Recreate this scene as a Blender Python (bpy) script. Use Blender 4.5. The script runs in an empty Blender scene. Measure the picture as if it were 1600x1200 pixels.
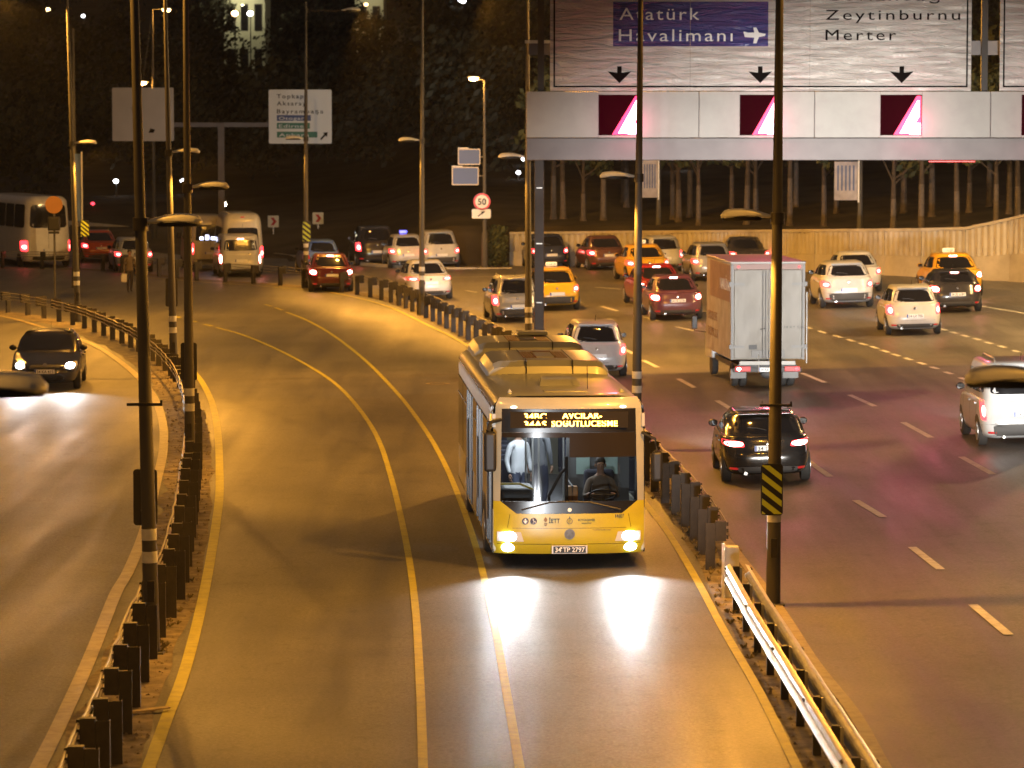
import bpy, bmesh, math, random
from mathutils import Vector, Matrix, noise as mnoise

R = math.radians
PI = math.pi
rng = random.Random(7)
scene = bpy.context.scene
COL = scene.collection

# ------------------------------------------------------------------ camera
EYE = 7.8                      # the photographer stands on a footbridge
FOCAL_PX = 5600.0
PITCH = R(4.512)
cam_data = bpy.data.cameras.new('camera')
cam_data.sensor_width = 36.0
cam_data.lens = 36.0 * FOCAL_PX / 1600.0
cam_data.clip_start = 0.5
cam_data.clip_end = 4000.0
cam_data.dof.use_dof = True
cam_data.dof.focus_distance = 64.0
cam_data.dof.aperture_fstop = 3.0
cam = bpy.data.objects.new('camera', cam_data)
COL.objects.link(cam)
cam.location = (0, 0, EYE)
cam.rotation_euler = (PI / 2 - PITCH, 0, 0)
scene.camera = cam

# ------------------------------------------------------------------ night sky with city glow
world = bpy.data.worlds.new('World')
scene.world = world
world.use_nodes = True
wn = world.node_tree.nodes
wl = world.node_tree.links
wn.clear()
w_out = wn.new('ShaderNodeOutputWorld')
w_add = wn.new('ShaderNodeAddShader')
w_sky = wn.new('ShaderNodeTexSky')
w_sky.sky_type = 'NISHITA'
w_sky.sun_disc = False
w_sky.sun_elevation = R(-8)
w_sky.sun_rotation = R(200)
w_bg = wn.new('ShaderNodeBackground')
w_bg.inputs['Strength'].default_value = 0.05
w_glow = wn.new('ShaderNodeBackground')
w_glow.inputs['Color'].default_value = (1.0, 0.76, 0.62, 1)
w_glow.inputs['Strength'].default_value = 0.05
wl.new(w_sky.outputs['Color'], w_bg.inputs['Color'])
wl.new(w_bg.outputs[0], w_add.inputs[0])
wl.new(w_glow.outputs[0], w_add.inputs[1])
wl.new(w_add.outputs[0], w_out.inputs['Surface'])

vs = scene.view_settings
vs.view_transform = 'Standard'
vs.look = 'None'
vs.gamma = 1.0
vs.use_curve_mapping = False
vs.exposure = 0.0
scene.cycles.use_denoising = True
scene.cycles.max_bounces = 6
scene.cycles.diffuse_bounces = 2
scene.cycles.glossy_bounces = 3
scene.cycles.transmission_bounces = 4
scene.cycles.transparent_max_bounces = 8
scene.cycles.sample_clamp_indirect = 4.0
scene.cycles.caustics_reflective = False
scene.cycles.caustics_refractive = False

# lamp strengths (watts) and colours
SODIUM = (1.0, 0.42, 0.045)
SODIUM_PALE = (1.0, 0.44, 0.06)
SODIUM_SOFT = (1.0, 0.60, 0.22)
P_LOW = 2250.0                # lower arm lamps over the busway
P_HIGH = 3600.0               # upper arm lamps over the outer roads
COOL = (0.92, 0.96, 1.0)
P_FOLLOW = 38000.0             # spots standing in for headlights of unseen traffic under the bridge

# ------------------------------------------------------------------ survey helpers
cp_, sp_ = math.cos(PITCH), math.sin(PITCH)


def ray(px, py):
    a = (px - 800.0) / FOCAL_PX
    b = (600.0 - py) / FOCAL_PX
    return Vector((a, cp_ + b * sp_, -sp_ + b * cp_))


def at_flat(px, py, z=0.0):
    d = ray(px, py)
    t = (z - EYE) / d.z
    return Vector((d.x * t, d.y * t, z))


def at_range(px, py, Y):
    d = ray(px, py)
    t = Y / d.y
    return Vector((d.x * t, Y, EYE + d.z * t))


def catmull(pts, step):
    """smooth 3D polyline resampled at an even spacing"""
    P = [Vector(p) for p in pts]
    P = [P[0] * 2 - P[1]] + P + [P[-1] * 2 - P[-2]]
    dense = []
    for i in range(1, len(P) - 2):
        p0, p1, p2, p3 = P[i - 1], P[i], P[i + 1], P[i + 2]
        for k in range(16):
            t = k / 16.0
            dense.append(0.5 * ((2 * p1) + (p2 - p0) * t + (2 * p0 - 5 * p1 + 4 * p2 - p3) * t * t
                                + (3 * p1 - p0 - 3 * p2 + p3) * t ** 3))
    dense.append(P[-2])
    out, acc = [dense[0]], 0.0
    nxt = step
    for a, b in zip(dense, dense[1:]):
        L = (b - a).length
        while L > 0 and acc + L >= nxt:
            out.append(a.lerp(b, (nxt - acc) / L))
            nxt += step
        acc += L
    if (out[-1] - dense[-1]).length > 0.2 * step:
        out.append(dense[-1])
    return out


def resample(pts, n):
    c = catmull(pts, 0.25)
    L = [0.0]
    for a, b in zip(c, c[1:]):
        L.append(L[-1] + (b - a).length)
    out, j = [], 0
    for i in range(n):
        s = L[-1] * i / (n - 1)
        while j < len(L) - 2 and L[j + 1] < s:
            j += 1
        d = L[j + 1] - L[j]
        out.append(c[j].lerp(c[j + 1], 0 if d == 0 else min(1, (s - L[j]) / d)))
    return out


# base line of the right hand barrier, near to far
RB_PX = [(1290, 1205), (1243, 1123), (1195, 1041), (1158, 973), (1098, 856), (1062, 805), (1028, 768),
         (960, 690), (890, 625), (820, 575), (740, 534), (700, 513), (660, 493), (610, 472), (545, 458),
         (459, 448), (357, 441), (307, 438), (250, 432), (200, 427), (140, 422), (70, 420), (0, 419), (-150, 416)]
RB = [at_flat(*p) for p in RB_PX]
RB = [RB[0] + Vector((1.0, -50, 0)), RB[0] + Vector((0.4, -20, 0))] + RB


def barrier_x(Y):
    if Y <= RB[0].y:
        return RB[0].x
    for a, b in zip(RB, RB[1:]):
        if a.y <= Y <= b.y and b.y > a.y and Y < 150:
            return a.x + (b.x - a.x) * (Y - a.y) / (b.y - a.y)
    return -9.0


def gz(X, Y):
    """the right hand carriageway is banked a little, everything else is level"""
    t = X - barrier_x(Y) - 1.5
    if t <= 0:
        return 0.0
    f = 1.0 if Y < 150 else max(0.0, 1 - (Y - 150) / 30.0)
    return f * 0.028 * min(t, 22.0) * min(1.0, t / 2.0)


def at(px, py, up=0.0):
    """the point of the ground (plus up) on a sight line of the survey"""
    z = 0.0
    for _ in range(12):
        p = at_flat(px, py, z + up)
        z = gz(p.x, p.y)
    return Vector((p.x, p.y, z + up))


# ------------------------------------------------------------------ object helpers
def tag(o, label=None, cat=None, group=None, kind=None):
    if label: o['label'] = label
    if cat: o['category'] = cat
    if group: o['group'] = group
    if kind: o['kind'] = kind
    return o


def thing(name, label, cat, loc=(0, 0, 0), rz=0.0, group=None, scale=1.0):
    o = bpy.data.objects.new(name, None)
    COL.objects.link(o)
    o.location = loc
    o.rotation_euler = (0, 0, rz)
    o.scale = (scale, scale, scale)
    o.empty_display_size = 0.2
    return tag(o, label, cat, group)


def copy_tree(o, parent=None):
    c = o.copy()
    COL.objects.link(c)
    if parent is not None:
        c.parent = parent
    for ch in list(o.children):
        copy_tree(ch, c)
    return c


class MB:
    """collects faces of one part"""

    def __init__(self):
        self.v, self.f, self.m = [], [], []
        self.slot = 0

    def add(self, verts, faces):
        b = len(self.v)
        self.v += [tuple(p) for p in verts]
        self.f += [tuple(i + b for i in f) for f in faces]
        self.m += [self.slot] * len(faces)
        return self

    def box(self, x0, x1, y0, y1, z0, z1, rot=None, loc=None):
        vs_ = [Vector(p) for p in ((x0, y0, z0), (x1, y0, z0), (x1, y1, z0), (x0, y1, z0),
                                   (x0, y0, z1), (x1, y0, z1), (x1, y1, z1), (x0, y1, z1))]
        if rot is not None:
            vs_ = [rot @ p for p in vs_]
        if loc is not None:
            vs_ = [p + Vector(loc) for p in vs_]
        return self.add(vs_, [(0, 3, 2, 1), (4, 5, 6, 7), (0, 1, 5, 4), (1, 2, 6, 5), (2, 3, 7, 6), (3, 0, 4, 7)])

    def tube(self, pts, r, n=8, caps=True):
        pts = [Vector(p) for p in pts]
        rs = r if isinstance(r, (list, tuple)) else [r] * len(pts)
        rings = []
        for i, p in enumerate(pts):
            d = (pts[min(i + 1, len(pts) - 1)] - pts[max(i - 1, 0)])
            d = d.normalized() if d.length > 0 else Vector((0, 0, 1))
            ref = Vector((0, 0, 1)) if abs(d.z) < 0.9 else Vector((1, 0, 0))
            a = d.cross(ref).normalized()
            b = a.cross(d).normalized()
            rings.append([p + (a * math.cos(2 * PI * k / n) + b * math.sin(2 * PI * k / n)) * rs[i] for k in range(n)])
        return self.loft(rings, caps)

    def loft(self, rings, caps=True, closed=True):
        n = len(rings[0])
        vs_ = [p for r_ in rings for p in r_]
        fs = []
        for i in range(len(rings) - 1):
            for k in range(n if closed else n - 1):
                k2 = (k + 1) % n
                fs.append((i * n + k, i * n + k2, (i + 1) * n + k2, (i + 1) * n + k))
        if caps and closed:
            fs.append(tuple(reversed(range(n))))
            fs.append(tuple((len(rings) - 1) * n + k for k in range(n)))
        return self.add(vs_, fs)

    def lathe(self, prof, n=16, axis='z', loc=(0, 0, 0)):
        """prof: list of (radius, height)"""
        loc = Vector(loc)
        rings = []
        for r_, h in prof:
            ring = []
            for k in range(n):
                a = 2 * PI * k / n
                c, s = r_ * math.cos(a), r_ * math.sin(a)
                p = (c, s, h) if axis == 'z' else ((h, c, s) if axis == 'x' else (s, h, c))
                ring.append(Vector(p) + loc)
            rings.append(ring)
        return self.loft(rings, True)

    def prism(self, poly, y0, y1, axis='y'):
        """poly of (a, b): axis y -> (x,z) outline, axis x -> (y,z), axis z -> (x,y)"""
        n = len(poly)

        def P(a, b, t):
            return (a, t, b) if axis == 'y' else ((t, a, b) if axis == 'x' else (a, b, t))
        vs_ = [P(a, b, y0) for a, b in poly] + [P(a, b, y1) for a, b in poly]
        fs = [tuple(range(n)), tuple(reversed(range(n, 2 * n)))]
        for k in range(n):
            k2 = (k + 1) % n
            fs.append((k2, k, k + n, k2 + n))
        return self.add(vs_, fs)

    def grid(self, rows, flip=False):
        n = len(rows[0])
        vs_ = [p for r_ in rows for p in r_]
        fs = []
        for i in range(len(rows) - 1):
            for k in range(n - 1):
                f = (i * n + k, i * n + k + 1, (i + 1) * n + k + 1, (i + 1) * n + k)
                fs.append(tuple(reversed(f)) if flip else f)
        return self.add(vs_, fs)

    def ball(self, c, rx, ry=None, rz=None, n=12, m=8):
        ry = rx if ry is None else ry
        rz = rx if rz is None else rz
        c = Vector(c)
        rings = []
        for i in range(m + 1):
            t = -PI / 2 + PI * i / m
            rr = max(math.cos(t), 0.02)
            rings.append([c + Vector((rx * rr * math.cos(2 * PI * k / n), ry * rr * math.sin(2 * PI * k / n),
                                      rz * math.sin(t))) for k in range(n)])
        return self.loft(rings, True)

    def mesh(self, name, mats, smooth=32, fix=True):
        me = bpy.data.meshes.new(name)
        me.from_pydata(self.v, [], self.f)
        mats = mats if isinstance(mats, (list, tuple)) else [mats]
        for m_ in mats:
            me.materials.append(m_)
        if len(mats) > 1:
            for p, k in zip(me.polygons, self.m):
                p.material_index = k
        if fix:
            bm = bmesh.new()
            bm.from_mesh(me)
            bmesh.ops.recalc_face_normals(bm, faces=bm.faces)
            bm.to_mesh(me)
            bm.free()
        if smooth:
            for p in me.polygons:
                p.use_smooth = True
            me.set_sharp_from_angle(angle=R(smooth))
        me.update()
        return me

    def build(self, name, mats, parent=None, smooth=32, bevel=0.0, fix=True, segs=2):
        o = bpy.data.objects.new(name, self.mesh(name, mats, smooth, fix))
        COL.objects.link(o)
        if parent is not None:
            o.parent = parent
        if bevel:
            b = o.modifiers.new('bevel', 'BEVEL')
            b.width = bevel
            b.segments = segs
            b.limit_method = 'ANGLE'
            b.angle_limit = R(40)
        return o


def from_mesh(name, me, parent=None, loc=(0, 0, 0), rz=0.0):
    o = bpy.data.objects.new(name, me)
    COL.objects.link(o)
    if parent is not None:
        o.parent = parent
    o.location = loc
    o.rotation_euler = (0, 0, rz)
    return o


def text(name, body, size, mat, parent, loc, rot=(PI / 2, 0, 0), spacing=1.0, extrude=0.004, align='LEFT', sx=1.0, weight=0.0):
    cu = bpy.data.curves.new(name, 'FONT')
    cu.body = body
    cu.size = size
    cu.space_character = spacing
    cu.extrude = extrude
    cu.offset = weight
    cu.align_x = align
    cu.resolution_u = 3
    tmp = bpy.data.objects.new(name, cu)
    me = bpy.data.meshes.new_from_object(tmp)
    bpy.data.objects.remove(tmp)
    me.name = name
    me.materials.clear()
    me.materials.append(mat)
    o = bpy.data.objects.new(name, me)
    COL.objects.link(o)
    if parent is not None:
        o.parent = parent
    o.location = loc
    o.rotation_euler = rot
    o.scale = (sx, 1, 1)
    return o


def lamp(name, kind, loc, energy, color, parent=None, size=0.12, rot=None, angle=None, blend=0.5, aim=None):
    L = bpy.data.lights.new(name, kind)
    L.energy = energy
    L.color = color
    if kind in ('POINT', 'SPOT'):
        L.shadow_soft_size = size
    if kind == 'AREA':
        L.shape = 'RECTANGLE'
        L.size, L.size_y = size
    if kind == 'SPOT':
        L.spot_size = angle
        L.spot_blend = blend
    o = bpy.data.objects.new(name, L)
    COL.objects.link(o)
    if parent is not None:
        o.parent = parent
    o.location = loc
    if aim is not None:
        o.rotation_euler = (Vector(aim) - Vector(loc)).to_track_quat('-Z', 'Y').to_euler()
    elif rot is not None:
        o.rotation_euler = rot
    return o


# ------------------------------------------------------------------ materials
def lin(r, g, b):
    f = lambda c: (c / 255.0 / 12.92) if c / 255.0 <= 0.04045 else ((c / 255.0 + 0.055) / 1.055) ** 2.4
    return (f(r), f(g), f(b))


MATS = {}


def mat(name, color, rough=0.5, metal=0.0, spec=0.5, emit=None, estr=0.0, noise=0.0, nscale=3.0, bump=0.0,
        bscale=60.0, coat=0.0, dirt=None, dscale=1.2, damount=0.5):
    if name in MATS:
        return MATS[name]
    m = bpy.data.materials.new(name)
    m.use_nodes = True
    nt = m.node_tree
    b = nt.nodes['Principled BSDF']
    b.inputs['Base Color'].default_value = (*color, 1)
    b.inputs['Roughness'].default_value = rough
    b.inputs['Metallic'].default_value = metal
    b.inputs['Specular IOR Level'].default_value = spec
    b.inputs['Coat Weight'].default_value = coat
    b.inputs['Coat Roughness'].default_value = 0.06
    if emit is not None:
        b.inputs['Emission Color'].default_value = (*emit, 1)
        b.inputs['Emission Strength'].default_value = estr
    tc = None
    if noise or bump or dirt:
        tc = nt.nodes.new('ShaderNodeTexCoord')
    last = None
    if noise:
        n = nt.nodes.new('ShaderNodeTexNoise')
        n.inputs['Scale'].default_value = nscale
        n.inputs['Detail'].default_value = 6
        nt.links.new(tc.outputs['Object'], n.inputs['Vector'])
        mr = nt.nodes.new('ShaderNodeMapRange')
        mr.inputs['From Min'].default_value = 0.3
        mr.inputs['From Max'].default_value = 0.7
        mr.inputs['To Min'].default_value = 1 - noise
        mr.inputs['To Max'].default_value = 1 + noise
        nt.links.new(n.outputs['Fac'], mr.inputs['Value'])
        mx = nt.nodes.new('ShaderNodeMix')
        mx.data_type = 'RGBA'
        mx.blend_type = 'MULTIPLY'
        mx.inputs['Factor'].default_value = 1
        mx.inputs[6].default_value = (*color, 1)
        nt.links.new(mr.outputs['Result'], mx.inputs[7])
        nt.links.new(mx.outputs[2], b.inputs['Base Color'])
        last = mx.outputs[2]
    if dirt is not None:
        n = nt.nodes.new('ShaderNodeTexNoise')
        n.inputs['Scale'].default_value = dscale
        n.inputs['Detail'].default_value = 8
        n.inputs['Roughness'].default_value = 0.65
        nt.links.new(tc.outputs['Object'], n.inputs['Vector'])
        mr = nt.nodes.new('ShaderNodeMapRange')
        mr.inputs['From Min'].default_value = 0.45
        mr.inputs['From Max'].default_value = 0.75
        mr.inputs['To Max'].default_value = damount
        nt.links.new(n.outputs['Fac'], mr.inputs['Value'])
        mx = nt.nodes.new('ShaderNodeMix')
        mx.data_type = 'RGBA'
        nt.links.new(mr.outputs['Result'], mx.inputs['Factor'])
        if last is not None:
            nt.links.new(last, mx.inputs[6])
        else:
            mx.inputs[6].default_value = (*color, 1)
        mx.inputs[7].default_value = (*dirt, 1)
        nt.links.new(mx.outputs[2], b.inputs['Base Color'])
    if bump:
        n = nt.nodes.new('ShaderNodeTexNoise')
        n.inputs['Scale'].default_value = bscale
        n.inputs['Detail'].default_value = 4
        nt.links.new(tc.outputs['Object'], n.inputs['Vector'])
        bp = nt.nodes.new('ShaderNodeBump')
        bp.inputs['Strength'].default_value = bump
        bp.inputs['Distance'].default_value = 0.02
        nt.links.new(n.outputs['Fac'], bp.inputs['Height'])
        nt.links.new(bp.outputs['Normal'], b.inputs['Normal'])
    MATS[name] = m
    return m


def glass_mat(name, tint, opacity, rough=0.03):
    m = bpy.data.materials.new(name)
    m.use_nodes = True
    nt = m.node_tree
    nt.nodes.clear()
    out = nt.nodes.new('ShaderNodeOutputMaterial')
    tr = nt.nodes.new('ShaderNodeBsdfTransparent')
    tr.inputs['Color'].default_value = (*tint, 1)
    gl = nt.nodes.new('ShaderNodeBsdfGlossy')
    gl.inputs['Roughness'].default_value = rough
    fr = nt.nodes.new('ShaderNodeFresnel')
    fr.inputs['IOR'].default_value = 1.5
    mx = nt.nodes.new('ShaderNodeMixShader')
    nt.links.new(fr.outputs[0], mx.inputs[0])
    nt.links.new(tr.outputs[0], mx.inputs[1])
    nt.links.new(gl.outputs[0], mx.inputs[2])
    nt.links.new(mx.outputs[0], out.inputs['Surface'])
    return m


def asphalt_mat(name, base, rough=0.55, warm=(1, 1, 1), seed=0.0):
    m = bpy.data.materials.new(name)
    m.use_nodes = True
    nt = m.node_tree
    N, L = nt.nodes, nt.links
    b = N['Principled BSDF']
    tc = N.new('ShaderNodeTexCoord')

    def tex(scale, detail=5, vec=None, rough_=0.6):
        n = N.new('ShaderNodeTexNoise')
        n.inputs['Scale'].default_value = scale
        n.inputs['Detail'].default_value = detail
        n.inputs['Roughness'].default_value = rough_
        L.new(vec if vec is not None else tc.outputs['Object'], n.inputs['Vector'])
        return n

    def rng_(src, a, c, lo, hi):
        mr = N.new('ShaderNodeMapRange')
        mr.inputs['From Min'].default_value = a
        mr.inputs['From Max'].default_value = c
        mr.inputs['To Min'].default_value = lo
        mr.inputs['To Max'].default_value = hi
        L.new(src, mr.inputs['Value'])
        return mr.outputs['Result']

    def mul(a, c):
        mm = N.new('ShaderNodeMath')
        mm.operation = 'MULTIPLY'
        L.new(a, mm.inputs[0])
        L.new(c, mm.inputs[1])
        return mm.outputs[0]
    mp = N.new('ShaderNodeMapping')
    mp.inputs['Location'].default_value = (seed, seed * 2, 0)
    mp.inputs['Scale'].default_value = (1.6, 0.11, 1)     # wear drawn out along the lanes
    L.new(tc.outputs['Object'], mp.inputs['Vector'])
    big = rng_(tex(0.22, 6).outputs['Fac'], 0.3, 0.7, 0.74, 1.26)
    wear = rng_(tex(0.7, 5, mp.outputs['Vector']).outputs['Fac'], 0.3, 0.72, 0.80, 1.22)
    grain = rng_(tex(17, 8, None, 0.9).outputs['Fac'], 0.40, 0.60, 0.50, 1.55)
    stain = rng_(tex(1.9, 9, None, 0.75).outputs['Fac'], 0.54, 0.70, 1.0, 0.58)
    v = mul(mul(big, wear), mul(grain, stain))
    mx = N.new('ShaderNodeMix')
    mx.data_type = 'RGBA'
    mx.blend_type = 'MULTIPLY'
    mx.inputs['Factor'].default_value = 1
    mx.inputs[6].default_value = (base * warm[0], base * warm[1], base * warm[2], 1)
    L.new(v, mx.inputs[7])
    L.new(mx.outputs[2], b.inputs['Base Color'])
    rr = rng_(tex(0.7, 5, mp.outputs['Vector']).outputs['Fac'], 0.3, 0.7, rough - 0.09, rough + 0.12)
    L.new(rr, b.inputs['Roughness'])
    b.inputs['Specular IOR Level'].default_value = 0.5
    bp = N.new('ShaderNodeBump')
    bp.inputs['Strength'].default_value = 0.2
    bp.inputs['Distance'].default_value = 0.012
    L.new(tex(60, 2).outputs['Fac'], bp.inputs['Height'])
    L.new(bp.outputs['Normal'], b.inputs['Normal'])
    return m


def paint_mat(name, color, worn, amount=0.5):
    """road paint, rubbed away in streaks to show the asphalt colour"""
    m = mat(name, color, 0.55, noise=0.10, nscale=2.0, dirt=worn, dscale=5.0, damount=amount, bump=0.2)
    return m


M_ASPH_BUS = asphalt_mat('busway_asphalt', 0.105, 0.50, (1.0, 0.97, 0.90), 3.0)
M_ASPH_L = asphalt_mat('left_asphalt', 0.105, 0.60, (1.0, 0.97, 0.93), 11.0)
M_ASPH_R = asphalt_mat('right_asphalt', 0.098, 0.44, (1.0, 0.96, 0.96), 23.0)
M_EARTH = mat('packed_earth', (0.13, 0.105, 0.075), 0.95, noise=0.45, nscale=2.5, bump=0.8, bscale=14, dirt=(0.05, 0.042, 0.033), dscale=3.0)
M_HILL = mat('hill_earth', (0.045, 0.036, 0.024), 1.0, noise=0.6, nscale=0.4, bump=0.8, bscale=3)
M_YEL = paint_mat('yellow_road_paint', (0.46, 0.42, 0.05), (0.16, 0.14, 0.08), 0.6)
M_WHT = paint_mat('white_road_paint', (0.62, 0.61, 0.57), (0.16, 0.15, 0.14), 0.5)
M_TAN = paint_mat('faded_edge_paint', (0.36, 0.30, 0.17), (0.15, 0.12, 0.085), 0.75)
M_STEEL = mat('galvanised_steel', (0.52, 0.52, 0.50), 0.42, 0.75, noise=0.2, nscale=3, dirt=(0.22, 0.2, 0.17), damount=0.5)
M_POLE = mat('grey_pole_paint', (0.085, 0.08, 0.073), 0.62, 0.0, noise=0.12, nscale=2, dirt=(0.05, 0.045, 0.04), damount=0.4)
M_POST = mat('dark_barrier_paint', (0.036, 0.033, 0.030), 0.5, 0.2, noise=0.3, nscale=4, dirt=(0.09, 0.075, 0.055), dscale=3, damount=0.6)
M_CABLE = mat('cable_steel', (0.34, 0.32, 0.29), 0.5, 0.6)
M_HEAD = mat('lamp_head_shell', (0.78, 0.78, 0.70), 0.40, 0.0, dirt=(0.25, 0.22, 0.16), dscale=4, damount=0.4)
M_REFL = mat('white_reflective_band', (0.75, 0.75, 0.72), 0.5, noise=0.15, nscale=8)
M_BLACK = mat('black_plastic', (0.014, 0.014, 0.015), 0.5)
M_RUBBER = mat('tyre_rubber', (0.022, 0.021, 0.02), 0.8, noise=0.2, nscale=20)
M_RIM = mat('alloy_rim', (0.42, 0.42, 0.42), 0.35, 0.8)
M_GLASS = mat('dark_car_glass', (0.010, 0.010, 0.012), 0.05, 0.0, 0.9, coat=0.3)
M_CHROME = mat('chrome', (0.75, 0.75, 0.75), 0.12, 1.0)
M_PLATE = mat('number_plate_white', (0.80, 0.80, 0.78), 0.4)
M_PLATEBLUE = mat('number_plate_blue', (0.02, 0.06, 0.35), 0.4)
M_INK = mat('black_lettering', (0.012, 0.012, 0.013), 0.5)

# ================================================================== GROUND AND ROADS
LB_PX = [(134, 1283), (151, 1238), (172, 1192), (185, 1155), (196, 1118), (211, 1080), (222, 1047), (246, 990), (275, 935), (290, 860), (299, 795),
         (305, 730), (304, 690), (297, 650), (284, 617), (266, 592), (249, 576), (212, 550), (172, 531),
         (123, 512), (64, 498), (0, 488), (-120, 478)]
LB = [at_flat(*p) for p in LB_PX]
LB = [LB[0] + Vector((1.8, -50, 0)), LB[0] + Vector((0.75, -18, 0))] + LB
LEDGE_PX = [(60, 1200), (91, 1138), (140, 1030), (181, 928), (200, 895), (226, 830), (243, 760), (255, 705), (254, 660),
            (240, 620), (214, 588), (181, 561), (149, 541), (106, 524), (64, 511), (0, 494), (-100, 480)]
LEDGE = [at_flat(*p) for p in LEDGE_PX]
LEDGE = [LEDGE[0] + Vector((1.8, -50, 0)), LEDGE[0] + Vector((0.7, -18, 0))] + LEDGE
RIGHT_LIMIT = [Vector((24, -10, 0)), Vector((24, 60, 0)), Vector((23.2, 110, 0))] + \
    [at(*p) for p in ((1600, 441), (1520, 437), (1400, 431), (1270, 426), (1130, 421), (1000, 418), (860, 416), (790, 415))] + \
    [at_flat(*p) for p in ((700, 415), (600, 410), (500, 403), (400, 394), (250, 386), (100, 382), (-100, 378))]


def ribbon(name, left, right, material, n=120, cross=8, up=0.0, parent=None, kind='structure'):
    A, B = resample(left, n), resample(right, n)
    rows = []
    for a, b in zip(A, B):
        row = []
        for k in range(cross + 1):
            p = a.lerp(b, k / cross)
            row.append((p.x, p.y, gz(p.x, p.y) + up))
        rows.append(row)
    o = MB().grid(rows).build(name, material, parent, smooth=60)
    if parent is None:
        o['kind'] = kind
    return o


def offset_line(pts, d):
    """plan offset to the right of travel (near to far)"""
    out = []
    for i, p in enumerate(pts):
        t = pts[min(i + 1, len(pts) - 1)] - pts[max(i - 1, 0)]
        t.z = 0
        t.normalize()
        out.append(p + Vector((t.y, -t.x, 0)) * d)
    return out


def stripe(name, pts, w, material, parent, up=0.006, step=0.8, smooth_pts=True):
    c = catmull(pts, step) if smooth_pts else [Vector(p) for p in pts]
    a, b = offset_line(c, -w / 2), offset_line(c, w / 2)
    rows = [[(p.x, p.y, gz(p.x, p.y) + up), (q.x, q.y, gz(q.x, q.y) + up)] for p, q in zip(a, b)]
    return MB().grid(rows).build(name, material, parent, smooth=0)


# terrain: one sheet out to the wooded hill that closes the view
WALL_Y = 171.0


def hill(X, Y):
    z = gz(X, Y) - 0.12
    edge = 171.0 if X > -4 else 171.0 + min(24.0, (-4 - X) * 0.9)
    if X > 6:
        edge = 171.0 - min(22.0, (X - 6) * 1.35)
    t = Y - edge
    if X > 25.5:
        t = max(t, (X - 25.5) * 1.2)
    if t > 0:
        up_ = 1.75 if X > -3 else 1.75 * max(0.0, 1 + (X + 3) / 6.0)
        z = max(z, 0) + up_ * min(1, t / 0.8) + 0.045 * min(t, 400) + 0.00016 * min(t, 400) ** 2
        z += 0.5 * mnoise.noise(Vector((X * 0.07, Y * 0.07, 1.3))) * min(1, t / 12)
    return z


ys = [-40, -20, 0, 20, 40, 60, 80, 100, 115, 130, 140, 148] + [150 + 0.8 * k for k in range(60)] + [200 + 6 * k for k in range(20)] + \
     [330, 360, 400, 450, 520, 600, 720, 900]
xs = [-480, -400, -320, -250, -160, -110] + [-80 + 4 * k for k in range(19)] + [-4 + 1.0 * k for k in range(40)] + \
     [38, 44, 52, 62, 75, 95, 130, 200, 300, 400, 480]
rows = [[(x, y, hill(x, y)) for x in xs] for y in ys]
ground = MB().grid(rows).build('ground', M_HILL, smooth=60)
tag(ground, kind='structure')

LEFT_LIMIT = [Vector((-40, -20, 0)), Vector((-42, 40, 0)), Vector((-46, 90, 0)), Vector((-55, 125, 0)), Vector((-70, 150, 0))]
left_road = ribbon('left_road', LEFT_LIMIT, LB, M_ASPH_L, 110, 10)
busway = ribbon('busway', LB, RB, M_ASPH_BUS, 160, 10, 0.004)
right_road = ribbon('right_road', RB, RIGHT_LIMIT, M_ASPH_R, 160, 14)

# dusty strips at the foot of the barriers
lbc = catmull(LB, 1.2)
rbc = catmull(RB, 1.2)


def jag(pts, amp, seed):
    return [p + Vector((amp * mnoise.noise(Vector((p.y * 0.8, seed, 0))), 0, 0)) for p in pts]


M_DUST = mat('dusty_asphalt', (0.20, 0.165, 0.115), 0.9, noise=0.5, nscale=3.5, bump=0.5, bscale=22, dirt=(0.09, 0.075, 0.055), dscale=2.0, damount=0.8)
verge = ribbon('median_strip', jag(offset_line(lbc, -0.62), 0.25, 3.0), jag(offset_line(lbc, 0.36), 0.16, 9.0), M_DUST, 200, 3, 0.009)
verge2 = ribbon('median_strip', jag(offset_line(rbc, -0.22), 0.14, 4.0), jag(offset_line(rbc, 0.62), 0.12, 7.0), M_DUST, 200, 3, 0.010)

# painted lines
L1 = [(238, 1186), (262, 1120), (286, 1058), (309, 973), (329, 874), (342, 785), (343, 735), (341, 685), (334, 640), (322, 609), (306, 585), (286, 566)]
stripe('edge_line', [at_flat(238 - 70, 1380)] + [at_flat(*p) for p in L1], 0.165, M_YEL, busway, 0.017)
L2 = [(664, 1330), (661, 1200), (656, 1060), (648, 940), (634, 845), (612, 750), (590, 685), (560, 638), (524, 600), (480, 571), (430, 545), (380, 524), (338, 512)]
stripe('lane_line', [at_flat(*p) for p in L2], 0.115, M_YEL, busway, 0.012)
L3 = [(835, 1330), (812, 1200), (792, 1085), (770, 965), (745, 860), (715, 772), (688, 712), (658, 663), (620, 614), (570, 563), (520, 524), (480, 501), (447, 488)]
stripe('lane_line', [at_flat(*p) for p in L3], 0.115, M_YEL, busway, 0.012)
L4 = [(1300, 1310), (1240, 1190), (1185, 1080), (1130, 985), (1090, 910), (1048, 840), (1010, 790), (940, 705), (860, 632), (790, 577), (715, 532), (665, 507), (612, 482), (562, 467), (507, 456), (462, 452), (400, 447), (325, 442), (250, 436), (190, 431)]
stripe('edge_line', [at_flat(*p) for p in L4], 0.125, M_YEL, busway, 0.020)
# broken start of the two lane lines
for q in (((332, 510), (318, 507)), ((308, 504), (296, 501)), ((441, 485), (430, 481)), ((424, 479), (414, 476)), ((282, 497), (268, 493))):
    stripe('lane_dash', [at_flat(*q[0]), at_flat(*q[1])], 0.14, M_YEL, busway, 0.012, smooth_pts=False)
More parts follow.
